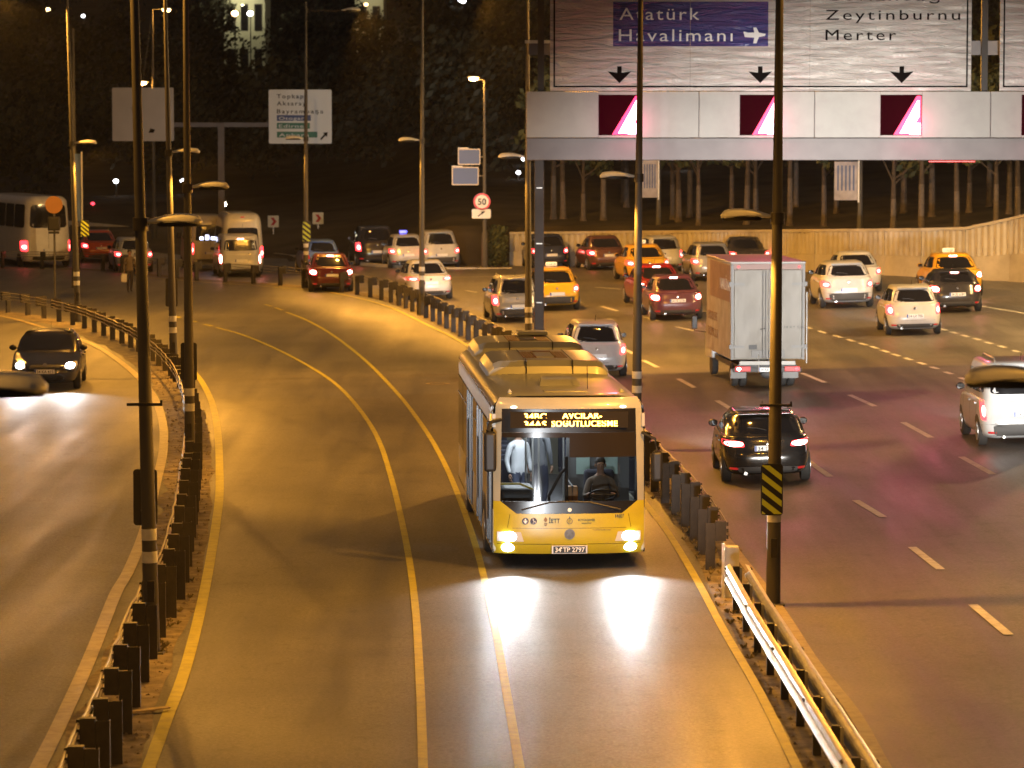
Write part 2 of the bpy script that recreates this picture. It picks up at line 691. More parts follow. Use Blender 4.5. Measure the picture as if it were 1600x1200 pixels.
# round painted ring on the lane left of the bus
ringc = at_flat(684, 600)
mb = MB()
rows = []
for k in range(41):
    a = 2 * PI * k / 40
    rows.append([(ringc.x + r_ * math.cos(a), ringc.y + r_ * 1.0 * math.sin(a), 0.012) for r_ in (0.24, 0.34)])
mb.grid(rows).build('ring_mark', M_TAN, busway, smooth=0)
# left road edge line, worn and dirty
stripe('edge_line', LEDGE, 0.20, M_TAN, left_road, 0.018)
# right road
REDGE = [(1380, 1197), (1334, 1115), (1272, 1036), (1218, 953), (1156, 871), (1112, 815)]
stripe('edge_line', [at(1460, 1330)] + [at(*p) for p in REDGE], 0.17, M_TAN, right_road, 0.018)
DASHES = [((1646, 1062), (1700, 1120)), ((1576, 992), (1520, 945)), ((1470, 890), (1425, 855)), ((1380, 808), (1337, 782)), ((1297, 745), (1262, 720)),
          ((1226, 694), (1192, 672)), ((1163, 652), (1120, 626)), ((1085, 606), (1060, 592)), ((1027, 574), (1005, 563)), ((990, 553), (968, 542)),
          ((1085, 517), (1057, 511)), ((1030, 502), (1008, 496)), ((965, 486), (940, 479)), ((970, 452), (930, 449)), ((907, 473), (894, 469)),
          ((1551, 741), (1502, 714)), ((1455, 684), (1411, 660)), ((1367, 635), (1327, 617)), ((1289, 598), (1253, 583)),
          ((1218, 566), (1192, 554)), ((1160, 540), (1135, 531)), ((905, 512), (890, 506)), ((745, 457), (728, 454))]
C = [(1240, 506), (1262, 512), (1285, 519), (1309, 526), (1329, 532), (1349, 538), (1366, 543), (1383, 549), (1400, 555), (1419, 561), (1440, 568),
     (1460, 575), (1482, 583), (1505, 592), (1530, 602), (1557, 613), (1586, 625)]
for a in C:
    DASHES.append(((a[0] + 5.5, a[1] + 1.8), (a[0] - 5.5, a[1] - 1.8)))
for a in [(1474, 515), (1491, 520), (1508, 525), (1526, 530), (1545, 536), (1566, 542), (1588, 549)]:
    DASHES.append(((a[0] + 5, a[1] + 1.5), (a[0] - 5, a[1] - 1.5)))
for a, b in DASHES:
    stripe('lane_dash', [at(*a), at(*b)], 0.15, M_WHT, right_road, 0.006, smooth_pts=False)
stripe('edge_line', [at(*p) for p in ((1700, 512), (1600, 490), (1560, 483), (1530, 478))], 0.14, M_WHT, right_road, 0.006)
stripe('edge_line', [at_flat(*p) for p in ((620, 437), (700, 437), (780, 437))], 0.14, M_WHT, right_road, 0.006)

# loose grit at the barrier feet: uncountable, one object
mb = MB()
for line, lo, hi in ((lbc, -0.55, 0.34), (rbc, -0.2, 0.5)):
    for p in line:
        if not (38 < p.y < 105):
            continue
        for _ in range(22):
            q = p + Vector((rng.uniform(lo, hi), rng.uniform(-0.7, 0.7), 0))
            r_ = rng.choice((0.012, 0.018, 0.026, 0.04))
            z = gz(q.x, q.y) + 0.012
            a = rng.random() * PI
            ring = [(q.x + r_ * math.cos(a + k * 2 * PI / 5) * rng.uniform(.7, 1.2), q.y + r_ * math.sin(a + k * 2 * PI / 5) * rng.uniform(.7, 1.2), z) for k in range(5)]
            mb.add(ring + [(q.x, q.y, z + r_ * 0.8)], [(k, (k + 1) % 5, 5) for k in range(5)])
M_GRIT = mat('grit', (0.22, 0.18, 0.13), 0.95, noise=0.5, nscale=3)
tag(mb.build('grit', M_GRIT, smooth=0), kind='stuff')
# weeds
mb = MB()
for p in rbc + lbc[10:60]:
    if not (50 < p.y < 100):
        continue
    for _ in range(4):
        q = p + Vector((rng.uniform(-0.25, 0.25), rng.uniform(-0.6, 0.6), 0.012))
        for _ in range(9):
            a, h, l_ = rng.random() * 2 * PI, rng.uniform(0.02, 0.09), rng.uniform(0.02, 0.08)
            d = Vector((math.cos(a), math.sin(a), 0))
            s = Vector((-d.y, d.x, 0)) * 0.007
            mb.add([q + s, q - s, q + d * l_ * 0.6 + Vector((0, 0, h)), q + d * l_ + Vector((0, 0, h * 0.8))], [(0, 1, 2), (1, 3, 2)])
tag(mb.build('weeds', mat('dry_weed', (0.16, 0.13, 0.06), 0.8, noise=0.3), smooth=0), kind='stuff')

# ================================================================== POST BARRIERS
def post_mesh(side):
    mb = MB()
    s = side
    X = lambda a, b: (min(a * s, b * s), max(a * s, b * s))
    x0, x1 = X(-0.155, 0.005)
    mb.box(x0, x1, -0.055, -0.047, 0, 0.80)          # C section leg
    mb.box(x0, x0 + 0.008, -0.047, 0.05, 0, 0.80)
    mb.box(x1 - 0.008, x1, -0.047, 0.05, 0, 0.80)
    return mb.mesh('barrier_post', M_POST, 0)


def block_mesh(side):
    mb = MB()
    s = side
    x0, x1 = sorted((0.008 * s, 0.185 * s))
    mb.box(x0, x1, -0.065, 0.06, 0.50, 0.83)
    x0, x1 = sorted((0.19 * s, 0.225 * s))
    for z in (0.56, 0.67, 0.78):
        mb.box(x0, x1, -0.03, 0.03, z - 0.03, z + 0.03)
    return mb.mesh('spacer_block', M_POST, 0)


def barrier(label, line, side, y_lo, x_lo):
    b = thing('post_barrier', label, 'barrier', (0, 0, 0))
    pm, bk = post_mesh(side), block_mesh(side)
    c = [p for p in catmull(line, 2.0) if p.y > y_lo and p.x > x_lo]
    prev = None
    for i, p in enumerate(c):
        t = c[min(i + 1, len(c) - 1)] - c[max(i - 1, 0)]
        rz = math.atan2(-t.x, t.y)
        z = gz(p.x, p.y)
        o = from_mesh('post', pm, b, (p.x, p.y, z), rz + rng.uniform(-0.05, 0.05))
        o.rotation_euler.x = rng.uniform(-0.02, 0.02)
        o.scale.z = rng.uniform(0.95, 1.03)
        k = from_mesh('spacer_block', bk, o)
        if rng.random() < 0.12:
            k.location.z = -0.05
    for j, z in enumerate((0.56, 0.67, 0.78)):
        cc = offset_line(c, 0.208 * side)
        pts = []
        for i, p in enumerate(cc):
            pts.append(p + Vector((0, 0, gz(p.x, p.y) + z)))
            if i < len(cc) - 1:
                m_ = p.lerp(cc[i + 1], 0.5)
                pts.append(m_ + Vector((rng.uniform(-0.02, 0.02), 0, gz(m_.x, m_.y) + z - rng.uniform(0.0, 0.035))))
        MB().tube(pts, 0.017, 6).build('cable', M_CABLE, b)
    return b


barrier('long row of dark posts and cables left of the busway, curving away', LB, -1, 36, -26)
barrier('long row of dark steel posts and cables between the bus and the right road', RB, 1, 57.4, -28)

# W-beam guard rail with back-to-back rails, bottom right
def wbeam(pts, name, parent, sgn, material):
    prof = [(0.0, 0.44), (0.055, 0.465), (0.075, 0.50), (0.055, 0.545), (0.0, 0.575), (0.0, 0.605), (0.055, 0.635), (0.075, 0.68), (0.055, 0.725), (0.0, 0.75)]
    th = 0.006
    for i in range(0, len(pts) - 1, 1):
        a, b = pts[i], pts[i + 1]
        t = (b - a)
        t.z = 0
        t.normalize()
        nrm = Vector((t.y, -t.x, 0)) * sgn
        push = nrm * (0.004 if i % 2 else 0.0)
        rows = []
        ends = (a - t * 0.02, b + t * 0.10)
        for e in ends:
            outer = [e + push + nrm * d + Vector((0, 0, gz(e.x, e.y) + z)) for d, z in prof]
            inner = [p - nrm * th for p in outer]
            rows.append(outer + inner[::-1])
        mb = MB().loft(rows, True)
        pr = mb.build('rail_segment' if name is None else name, material, parent, smooth=40)
        # splice bolts
        bb = MB()
        for z in (0.485, 0.70):
            for q in (0.12, 0.22):
                c = a + t * q + push + nrm * 0.072 + Vector((0, 0, gz(a.x, a.y) + z))
                bb.ball(c, 0.02, n=6, m=4)
        bb.build('bolt', M_POST, pr)


gr = thing('guard_rail', 'white galvanised guard rail with two beams at the bottom right beside the busway', 'guard rail')
gl = [p for p in catmull(RB, 1.0) if p.y < 54.6]
gl = gl[::-1]
nodes = gl[::4]
M_RAIL = mat('pale_rail_steel', (0.66, 0.66, 0.64), 0.38, 0.35, noise=0.15, nscale=2, dirt=(0.28, 0.25, 0.21), dscale=3, damount=0.45)
ln_, rn_ = offset_line(nodes, 0.10), offset_line(nodes, -0.14)
wbeam(ln_, 'beam', gr, 1, M_RAIL)
wbeam(rn_, 'beam', gr, -1, M_RAIL)
pm = MB().box(-0.05, 0.05, -0.04, 0.04, 0, 0.72).mesh('rail_post', M_POST, 0)
bkm = MB().box(-0.09, 0.09, -0.03, 0.03, 0.47, 0.70).mesh('spacer', M_STEEL, 0)
for p in gl[::2]:
    q = p
    o = from_mesh('post', pm, gr, (q.x - 0.0, q.y, gz(q.x, q.y)), 0)
    from_mesh('spacer', bkm, o)
# flared sheet terminal where the rail meets the posts
e = at_flat(1140, 936)
term = MB()
term.box(-0.10, -0.085, -0.02, 0.3, 0, 0.86)
term.box(-0.09, 0.12, 0.0, 0.02, 0.02, 0.82)
term.box(0.11, 0.125, -0.02, 0.3, 0, 0.80)
term.box(-0.09, 0.12, 0.02, 0.28, 0.80, 0.82)
to = term.build('end_terminal', M_RAIL, gr, smooth=0, bevel=0.004)
to.location = (e.x + 0.02, e.y, 0)
MB().box(-0.145, -0.105, -0.02, 0.03, 0.0, 0.88).build('edge_strip', mat('white_paint', (0.78, 0.78, 0.76), 0.4), to, smooth=0)

# loose board by the left posts
bd = MB()
bd.box(-0.44, 0.44, -0.055, 0.055, 0, 0.02)
o = bd.build('wooden_board', mat('bare_board', (0.45, 0.36, 0.22), 0.8, noise=0.25, nscale=8), bevel=0.004)
p = at_flat(213, 1113, 0.03)
o.location = (p.x, p.y, 0.035)
o.rotation_euler = (0.03, -0.05, R(24))
tag(o, 'pale loose board lying on the ground by the left row of posts', 'board')

# ================================================================== STREET LAMPS
M_LENS = mat('sodium_lens', (0.8, 0.6, 0.3), 0.3, emit=SODIUM, estr=30.0)


def head_mesh():
    """teardrop lamp head 0.80 m long, arm end at x=0, pointing +X"""
    mb = MB()
    rings = []
    n = 14
    for i in range(15):
        t = i / 14.0
        x = 0.80 * t
        w = 0.030 + 0.135 * math.sin(min(1.0, t * 1.18) * PI * 0.62) ** 1.1
        if t > 0.86:
            w *= math.sqrt(max(0.02, 1 - ((t - 0.86) / 0.145) ** 2))
        hi = w * 0.66
        lo = 0.02 + w * 0.16
        rings.append([Vector((x, w * math.cos(2 * PI * k / n), (hi if math.sin(2 * PI * k / n) > 0 else lo) * math.sin(2 * PI * k / n) + 0.02 * math.sin(t * PI))) for k in range(n)])
    mb.loft(rings, True)
    return mb.mesh('lamp_head', M_HEAD, 50)


def rim_mesh():
    mb = MB()
    n = 20
    pts = []
    rings = []
    for s, z in ((0.94, 0.012), (1.0, 0.0), (0.99, -0.045), (0.95, -0.06), (0.90, -0.06), (0.86, -0.03)):
        rings.append([Vector((0.47 + 0.310 * s * math.cos(2 * PI * k / n), 0.165 * s * math.sin(2 * PI * k / n), z)) for k in range(n)])
    mb.loft(rings, True)
    return mb.mesh('head_rim', M_BLACK, 40)


def lens_mesh():
    mb = MB()
    n = 16
    rings = [[Vector((0.50 + 0.22 * s * math.cos(2 * PI * k / n), 0.115 * s * math.sin(2 * PI * k / n), z)) for k in range(n)] for s, z in ((1.1, -0.028), (0.8, -0.042), (0.3, -0.050))]
    mb.loft(rings, True)
    return mb.mesh('lens', M_LENS, 40)


HEAD, RIM, LENS = head_mesh(), rim_mesh(), lens_mesh()


def street_lamp(label, base, top_px, side, low_z, p_low, p_high, arm=0.07, bar_z=None, band=True, group='street lamps on the medians', high=True, r0=0.115, tilt=30, cone=166, tilt_hi=28, hi_col=None, cone_hi=174):
    z0 = gz(base.x, base.y)
    if top_px is None:
        top = base + Vector((0, 0, 12))
    else:
        q = at_range(top_px[0], top_px[1], base.y)
        f = 12.0 / max(1.0, (q.z - z0))
        top = Vector((base.x + (q.x - base.x) * f, base.y, z0 + 12))
    t = thing('street_lamp', label, 'street lamp', (base.x, base.y, z0), 0, group)
    axis = (top - Vector((base.x, base.y, z0)))

    def on(z):
        return axis * (z / 12.0)
    mb = MB()
    zs = [0, 1.2, 3, 5, 7, 9, 12]
    mb.tube([on(z) for z in zs], [r0 - (r0 - 0.045) * z / 12.0 for z in zs], 14)
    pole = mb.build('pole', M_POLE, t)
    hd = MB().box(-0.05, 0.05, -r0 - 0.012, -r0 + 0.03, 0.75, 1.05)
    hd.box(-0.012, 0.012, -r0 - 0.018, -r0 - 0.0125, 0.88, 0.92)
    hd.build('hatch_cover', M_POST, t, smooth=0, bevel=0.006)
    fl = MB().box(-0.17, 0.17, -0.17, 0.17, 0.0, 0.03)
    fl.build('base_plate', M_POLE, t, smooth=0, bevel=0.006)
    if band:
        for z in (1.30, 1.62):
            c = on(z)
            rr = r0 - (r0 - 0.045) * z / 12.0 + 0.004
            b_ = MB().tube([on(z), on(z + 0.16)], rr, 14)
            b_.build('reflective_band', M_REFL, t)
    if bar_z:
        c = on(bar_z)
        mb = MB().box(-0.25, 0.25, -0.14, -0.105, bar_z - 0.02, bar_z + 0.02, loc=(c.x, c.y, 0))
        mb.box(0.22, 0.25, -0.14, -0.105, bar_z + 0.02, bar_z + 0.06, loc=(c.x, c.y, 0))
        mb.build('clamp_bar', M_BLACK, t, smooth=0)
    arms = [(low_z, side, arm, p_low)]
    if high:
        arms.append((11.6, -side, 1.5, p_high))
    for zz, sd, ln, pw in arms:
        c = on(zz)
        rz = 0.0 if sd > 0 else PI
        a = MB().tube([c, c + Vector((sd * (ln + 0.05), 0, 0.02))], 0.028, 8)
        a.tube([c + Vector((0, 0, -0.09)), c + Vector((0, 0, 0.09))], r0 * 0.95, 12)
        arm_o = a.build('arm', M_POST, t)
        h = from_mesh('lamp_head', HEAD, t, c + Vector((sd * ln, 0, 0.03)), rz)
        from_mesh('head_rim', RIM, h)
        from_mesh('lens', LENS, h)
        if pw > 0:
            lamp('lamp_light', 'SPOT', c + Vector((sd * (ln + 0.58), 0, -0.20)), pw, SODIUM if zz < 9 else (hi_col or SODIUM_PALE), t, 0.07,
                 rot=(0, sd * R(-tilt if zz < 9 else -tilt_hi), 0), angle=R(cone if zz < 9 else cone_hi), blend=0.35 if zz < 9 else 0.15)
    return t


# left row: lower arm points right, over the busway
LPOLES = [('tall grey lamp post nearest the camera left of the busway, with a dark plate back', (238, 1021), (210, 0), 6.08, 3.55),
          ('slim grey lamp post second along the left barrier, with a plate back at head height', (297, 738), (290, 0), 5.98, None),
          ('brown lit lamp post third along the left barrier, its head over the hidden sign', (272, 592), (258, 0), 6.35, None),
          ('far lamp post at left, beside the pale blue banner and the round orange sign', (122, 503), (105, 0), 6.3, None)]
for lab, bpx, tpx, lz, bz in LPOLES:
    street_lamp(lab, at_flat(*bpx), tpx, 1, lz, P_LOW * (0.58 if bpx[1] > 700 else 1.5), P_HIGH * (0.5 if bpx[1] > 560 else 2.2), bar_z=bz, tilt_hi=6, tilt=42 if bpx[1] > 700 else 30, cone=126 if bpx[1] > 700 else 166)
street_lamp('lamp head poking in from the left edge in front of the oncoming dark car', Vector((-5.15, 25.6, 0)), None, 1, 5.72, P_LOW * 0.28, P_HIGH * 0.4, arm=1.02)
# right row: lower arm points left, over the busway
RPOLES = [('tall grey lamp post at right carrying the striped yellow and black plate', (1208, 945), (1218, 0), 6.0, 3.12),
          ('lamp post just right of the bus, crossing the big sign and the first red display', (994, 704), (1001, 0), 6.1, None),
          ('orange lit lamp post close beside the dark gantry column', (826, 574), (824, 0), 6.15, None),
          ('lamp post in front of the white saloon left of the gantry, its head pointing left', (659, 493), (660, 0), 6.35, None),
          ('lamp post crossing the far destination sign, with a small striped plate', (478, 446), (478, 0), 6.2, None)]
for lab, bpx, tpx, lz, bz in RPOLES:
    street_lamp(lab, at(*bpx), tpx, -1, lz, P_LOW * (0.36 if bpx[1] < 600 else 1.25), P_HIGH * (3.2 if bpx[1] < 600 else 0.22), bar_z=bz, tilt_hi=58 if bpx[1] < 600 else 28, cone_hi=158 if bpx[1] < 600 else 174, hi_col=SODIUM_PALE)
street_lamp('lamp head poking in from the right edge in front of the white van', Vector((4.92, 29.2, 0)), None, -1, 5.50, P_LOW * 0.5, P_HIGH * 0.3, arm=0.42)
# two unseen lamps added past the right edge, for an outer row, to light the wall
for Y_, X_ in ((112, 26.5), (132, 27.5)):
    street_lamp('added street lamp out of view on the outer kerb of the right road, %s the wall' % ('close to' if Y_ > 120 else 'short of'), Vector((X_, Y_, 0)), None, 1, 6.0, 0, P_HIGH * (6.0 if Y_ < 120 else 2.4), hi_col=SODIUM_SOFT, group='added street lamps past the outer edge of the right road')


# ------------------------------------------------------------------ striped plates
def clip(poly, x0, x1, z0, z1):
    def half(P, f):
        out = []
        for i in range(len(P)):
            a, b = P[i], P[(i + 1) % len(P)]
            fa, fb = f(a), f(b)
            if fa >= 0:
                out.append(a)
            if (fa >= 0) != (fb >= 0):
                t = fa / (fa - fb)
                out.append((a[0] + (b[0] - a[0]) * t, a[1] + (b[1] - a[1]) * t))
        return out
    for f in (lambda p: p[0] - x0, lambda p: x1 - p[0], lambda p: p[1] - z0, lambda p: z1 - p[1]):
        if len(poly) < 3:
            return []
        poly = half(poly, f)
    return poly


def round_rect(w, h, r, n=4):
    out = []
    for cx, cz, a0 in ((w / 2 - r, h / 2 - r, 0), (-w / 2 + r, h / 2 - r, 90), (-w / 2 + r, -h / 2 + r, 180), (w / 2 - r, -h / 2 + r, 270)):
        for k in range(n + 1):
            a = R(a0 + 90 * k / n)
            out.append((cx + r * math.cos(a), cz + r * math.sin(a)))
    return out


M_HAZ = mat('reflective_lime', (0.62, 0.72, 0.05), 0.4, emit=(0.62, 0.72, 0.05), estr=0.0)
M_PLATEBACK = mat('plate_back', (0.05, 0.048, 0.045), 0.5, 0.3)


def hazard_plate(label, loc, facing, w=0.34, h=0.80, rz=0.0):
    t = thing('hazard_plate', label, 'hazard plate', loc, rz, 'striped plates on the lamp posts')
    s = -1 if facing else 1
    MB().prism(round_rect(w, h, 0.05), 0, s * 0.012).build('panel', mat('black_sheeting', (0.012, 0.012, 0.012), 0.35) if facing else M_PLATEBACK, t, smooth=0)
    for k in range(5):
        c = -h / 2 - 0.10 + k * h / 4
        bw = h / 8.2
        poly = [(-w, c + w * 0.78 - bw / 2), (w, c - w * 0.78 - bw / 2), (w, c - w * 0.78 + bw / 2), (-w, c + w * 0.78 + bw / 2)]
        q = clip(poly, -w / 2 + 0.018, w / 2 - 0.018, -h / 2 + 0.022, h / 2 - 0.022)
        if len(q) >= 3:
            MB().prism(q, s * 0.0125, s * 0.0165).build('stripe', M_HAZ, t, smooth=0)
    MB().box(-0.06, 0.06, -s * 0.002, -s * 0.03, -0.2, -0.16).build('clamp', M_STEEL, t, smooth=0)
    return t


b = at(1208, 945)
p = at_range(1206, 765, b.y - 0.16)
hazard_plate('bright lime and black striped plate on the tall right lamp post', p, True)
b = at_flat(238, 1021)
p = at_range(227, 777, b.y + 0.16)
hazard_plate('dark back of a plate on the nearest left lamp post', p, False)
b = at_flat(297, 738)
p = at_range(295, 565, b.y + 0.16)
hazard_plate('dark back of a plate on the second left lamp post', p, False)
b = at_flat(272, 592)
p = at_range(268, 457, b.y + 0.16)
hazard_plate('brown plate back on the third left lamp post', p, False)
b = at(478, 446)
p = at_range(479, 362, b.y - 0.16)
hazard_plate('small striped plate on the far lamp post below the destination sign', p, True, 0.36, 0.86)
p = at_range(127, 357, 127)
hazard_plate('small tilted striped plate beside the round orange sign', p + Vector((0.12, 0, 0)), True, 0.34, 0.6, 0.5)

# ================================================================== SIGN GANTRY
def sheet_mat(name, color, rough=0.24):
    m = bpy.data.materials.new(name)
    m.use_nodes = True
    nt = m.node_tree
    N, L = nt.nodes, nt.links
    b = N['Principled BSDF']
    b.inputs['Base Color'].default_value = (*color, 1)
    b.inputs['Roughness'].default_value = rough
    b.inputs['Specular IOR Level'].default_value = 0.8
    tc = N.new('ShaderNodeTexCoord')
    mp = N.new('ShaderNodeMapping')
    mp.inputs['Scale'].default_value = (0.55, 1, 3.4)
    L.new(tc.outputs['Object'], mp.inputs['Vector'])
    n = N.new('ShaderNodeTexNoise')
    n.inputs['Scale'].default_value = 1.9
    n.inputs['Detail'].default_value = 5
    n.inputs['Roughness'].default_value = 0.62
    n.inputs['Distortion'].default_value = 0.8
    L.new(mp.outputs['Vector'], n.inputs['Vector'])
    bp = N.new('ShaderNodeBump')
    bp.inputs['Strength'].default_value = 1.0
    bp.inputs['Distance'].default_value = 0.26
    L.new(n.outputs['Fac'], bp.inputs['Height'])
    L.new(bp.outputs['Normal'], b.inputs['Normal'])
    return m


M_SHEET = sheet_mat('white_sign_sheeting', (0.82, 0.81, 0.77))
M_SHEETBLUE = sheet_mat('blue_sign_sheeting', (0.07, 0.085, 0.33))
M_SHEETGREEN = sheet_mat('green_sign_sheeting', (0.03, 0.22, 0.13))
M_SIGNINK = mat('sign_black', (0.006, 0.005, 0.005), 0.9, spec=0.1)
M_SIGNWHITE = mat('sign_white_letter', (0.78, 0.78, 0.78), 0.35)
M_GPANEL = mat('gantry_cladding', (0.35, 0.34, 0.31), 0.45, noise=0.06, nscale=1.2, dirt=(0.24, 0.22, 0.20), dscale=1.1, damount=0.5)
M_GBEAM = mat('gantry_beam_grey', (0.15, 0.135, 0.135), 0.5, 0.2, noise=0.12, nscale=1.5)
M_GPOST = mat('gantry_column_paint', (0.034, 0.029, 0.027), 0.6, 0.0, noise=0.2, nscale=2)
M_LEDBOARD = mat('led_board', (0.008, 0.002, 0.003), 0.8, emit=(0.9, 0.0, 0.07), estr=0.03, spec=0.0)  # faint red emission puts the halo into the dark board
M_LEDHALO = mat('led_halo', (0.5, 0.05, 0.08), 0.5, emit=(1.0, 0.015, 0.11), estr=3.2)
M_LEDHOT = mat('led_hot', (0.8, 0.5, 0.5), 0.5, emit=(1.0, 0.62, 0.66), estr=7.0)
M_LEDCOOL = mat('led_cool', (0.7, 0.7, 0.9), 0.5, emit=(0.72, 0.66, 1.0), estr=5.0)


def fit_text(name, body, mat_, parent, x, z, y, cap, width=None, extrude=0.004, weight=0.0, facing=-1, spacing=1.0):
    """text facing -Y with a given capital height and overall width"""
    o = text(name, body, 1.0, mat_, parent, (x, y, z), (PI / 2, 0, 0), spacing, extrude, 'LEFT', 1.0, weight)
    xs_ = [v.co.x for v in o.data.vertices]
    cy = cap / 0.73
    w = max(xs_) - min(xs_)
    sx = (width / w) if width else cy
    o.scale = (sx, cy, 1)
    o.location.x = x - min(xs_) * sx
    return o


GY = 103.0
gan = thing('sign_gantry', 'wide grey gantry over the right road on one dark column, with pale cladding panels', 'gantry', (0, GY, 0))
GS = FOCAL_PX / GY
gx = lambda px: (px - 800) / GS
gzz = lambda py: EYE - (py - 158.0) / GS
MB().box(gx(835), gx(850), 0.1, 0.42, 0.0, 6.2).build('column', M_GPOST, gan, bevel=0.015)
cm = MB().box(gx(831), gx(854), 0.06, 0.46, 0.0, 0.06)
cm.build('base_plate', M_GPOST, gan, smooth=0)
bb = MB()
for z in (2.0, 3.7, 5.3):
    bb.box(gx(835) + 0.06, gx(850) - 0.05, 0.088, 0.10, z, z + 0.03)
bb.build('weld_seam', M_STEEL, gan, smooth=0)
# lower box beam
xe = gx(1780)
MB().box(gx(822), xe, 0.0, 0.62, gzz(250), gzz(215)).build('beam', M_GBEAM, gan, bevel=0.02)
# cladding panels with recessed joints, windows left for the displays
led = [(935, 1000), (1155, 1216), (1374, 1438), (1594, 1658)]
cuts = [822, 935, 1000, 1091, 1155, 1216, 1271, 1374, 1438, 1545, 1594, 1658, 1720, 1780]
for a, b in zip(cuts, cuts[1:]):
    if (a, b) in led:
        continue
    MB().box(gx(a) + 0.012, gx(b) - 0.012, -0.08, 0.0, gzz(215) + 0.012, gzz(143)).build('cladding_panel', M_GPANEL, gan, bevel=0.008)
MB().box(gx(822), xe, 0.004, 0.55, gzz(214.6), gzz(143.5)).build('display_case', M_GBEAM, gan, smooth=0)
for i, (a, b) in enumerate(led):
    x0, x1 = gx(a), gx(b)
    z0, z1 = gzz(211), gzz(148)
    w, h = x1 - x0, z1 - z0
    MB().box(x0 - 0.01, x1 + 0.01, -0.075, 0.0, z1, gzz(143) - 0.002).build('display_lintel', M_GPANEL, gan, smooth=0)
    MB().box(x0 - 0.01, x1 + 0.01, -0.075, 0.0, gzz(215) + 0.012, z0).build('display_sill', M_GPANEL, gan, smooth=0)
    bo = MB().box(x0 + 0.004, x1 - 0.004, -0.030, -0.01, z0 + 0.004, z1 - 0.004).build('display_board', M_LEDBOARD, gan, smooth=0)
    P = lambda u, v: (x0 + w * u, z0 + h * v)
    MB().prism([P(0.32, 0.015), P(0.985, 0.015), P(0.985, 0.97), P(0.88, 0.97)], -0.036, -0.031).build('halo_field', M_LEDHALO, bo, smooth=0)  # red halo round the stroke, built as an emitting polygon
    MB().prism([P(0.47, 0.05), P(0.68, 0.05), P(0.945, 0.46), P(0.945, 0.86), P(0.90, 0.86)], -0.043, -0.037).build('lit_stroke', M_LEDHOT, bo, smooth=0)
    MB().prism([P(0.70, 0.02), P(0.98, 0.02), P(0.98, 0.30), P(0.84, 0.30)], -0.046, -0.044).build('lit_corner', M_LEDCOOL, bo, smooth=0)
    lamp('display_spill', 'POINT', (x0 + w * 0.78, -0.40, z0 + h * 0.28), 34, (1.0, 0.10, 0.26), gan, 0.22)
    lamp('display_light', 'AREA', (x0 + w * 0.75, -0.35, z0 + h * 0.4), 95, (1.0, 0.12, 0.20), gan, (0.5, 0.5), aim=(x0 + w * 0.75, -24, -6.0))
# thin red reflection below the beam, made as a glowing strip
MB().box(gx(1450), gx(1522), -0.03, -0.005, gzz(252.5), gzz(251)).build('marker_lamp', mat('red_glow_strip', (0.5, 0.02, 0.02), 0.4, emit=(1, 0.05, 0.05), estr=2.5), gan, smooth=0)
# uprights that carry the boards
for px in (845, 1120, 1400, 1537, 1640, 1770):
    MB().box(gx(px) - 0.09, gx(px) + 0.09, 0.2, 0.4, gzz(143), 12.6).build('upright', M_GPOST, gan, smooth=0)
for py in (75, -60):
    MB().box(gx(826), xe, 0.40, 0.55, gzz(py + 11), gzz(py - 11)).build('cross_beam', M_GBEAM, gan, smooth=0)
br = MB().box(gx(820), gx(862), 0.24, 0.36, gzz(68), gzz(63))
br.build('bracket', M_HEAD, gan, smooth=0)

ZT = 12.5


def board(label, x0, x1, zb, zt, y, parts):
    t = thing('direction_sign', label, 'road sign', ((x0 + x1) / 2, GY, 0), 0, 'big white direction signs on the gantry')
    o = t.location.x
    n = len(parts) - 1
    for a, b in zip(parts, parts[1:]):
        MB().box(a - o + 0.003, b - o - 0.003, y, y + 0.03, zb, zt).build('panel', M_SHEET, t, smooth=0)
    # black border line, set proud, rounded corners left plain
    i_ = 0.10
    b_ = MB()
    x0_, x1_ = x0 - o + i_, x1 - o - i_
    b_.box(x0_, x0_ + 0.045, y - 0.004, y - 0.0005, zb + i_, zt - i_)
    b_.box(x1_ - 0.045, x1_, y - 0.004, y - 0.0005, zb + i_, zt - i_)
    b_.box(x0_ + 0.045, x1_ - 0.045, y - 0.004, y - 0.0005, zb + i_, zb + i_ + 0.045)
    b_.build('border', M_SIGNINK, t, smooth=0)
    return t, o


def down_arrow(t, o, px, y):
    x, zt_, zb_ = gx(px) - o, gzz(104), gzz(130)
    h = zt_ - zb_
    MB().prism([(x - 0.065, zt_), (x + 0.065, zt_), (x + 0.065, zt_ - 0.38 * h), (x + 0.34, zt_ - 0.30 * h), (x, zb_), (x - 0.34, zt_ - 0.30 * h), (x - 0.065, zt_ - 0.38 * h)],
               y - 0.005, y - 0.0008).build('arrow', M_SIGNINK, t, smooth=0)


ys_ = -0.12
t, o = board('huge white overhead sign reading Atatürk Havalimanı, Zeytinburnu and Merter with three down arrows', gx(859), gx(1514), gzz(142), ZT, ys_,
             [gx(859), gx(1077), gx(1263), gx(1514)])
MB().box(gx(957) - o, gx(1076.7) - o, ys_ - 0.006, ys_ - 0.001, gzz(73), gzz(4)).build('blue_patch', M_SHEETBLUE, t, smooth=0)
MB().box(gx(1077.3) - o, gx(1198) - o, ys_ - 0.007, ys_ - 0.001, gzz(73), gzz(4)).build('blue_patch', M_SHEETBLUE, t, smooth=0)
yl = ys_ - 0.014
fit_text('lettering', 'Atatürk', M_SIGNWHITE, t, gx(967) - o, gzz(32), yl, 0.36, 2.28, weight=0.0, spacing=1.2)
fit_text('lettering', 'Havalimanı', M_SIGNWHITE, t, gx(966) - o, gzz(65), yl, 0.36, 3.25, weight=0.0, spacing=1.2)
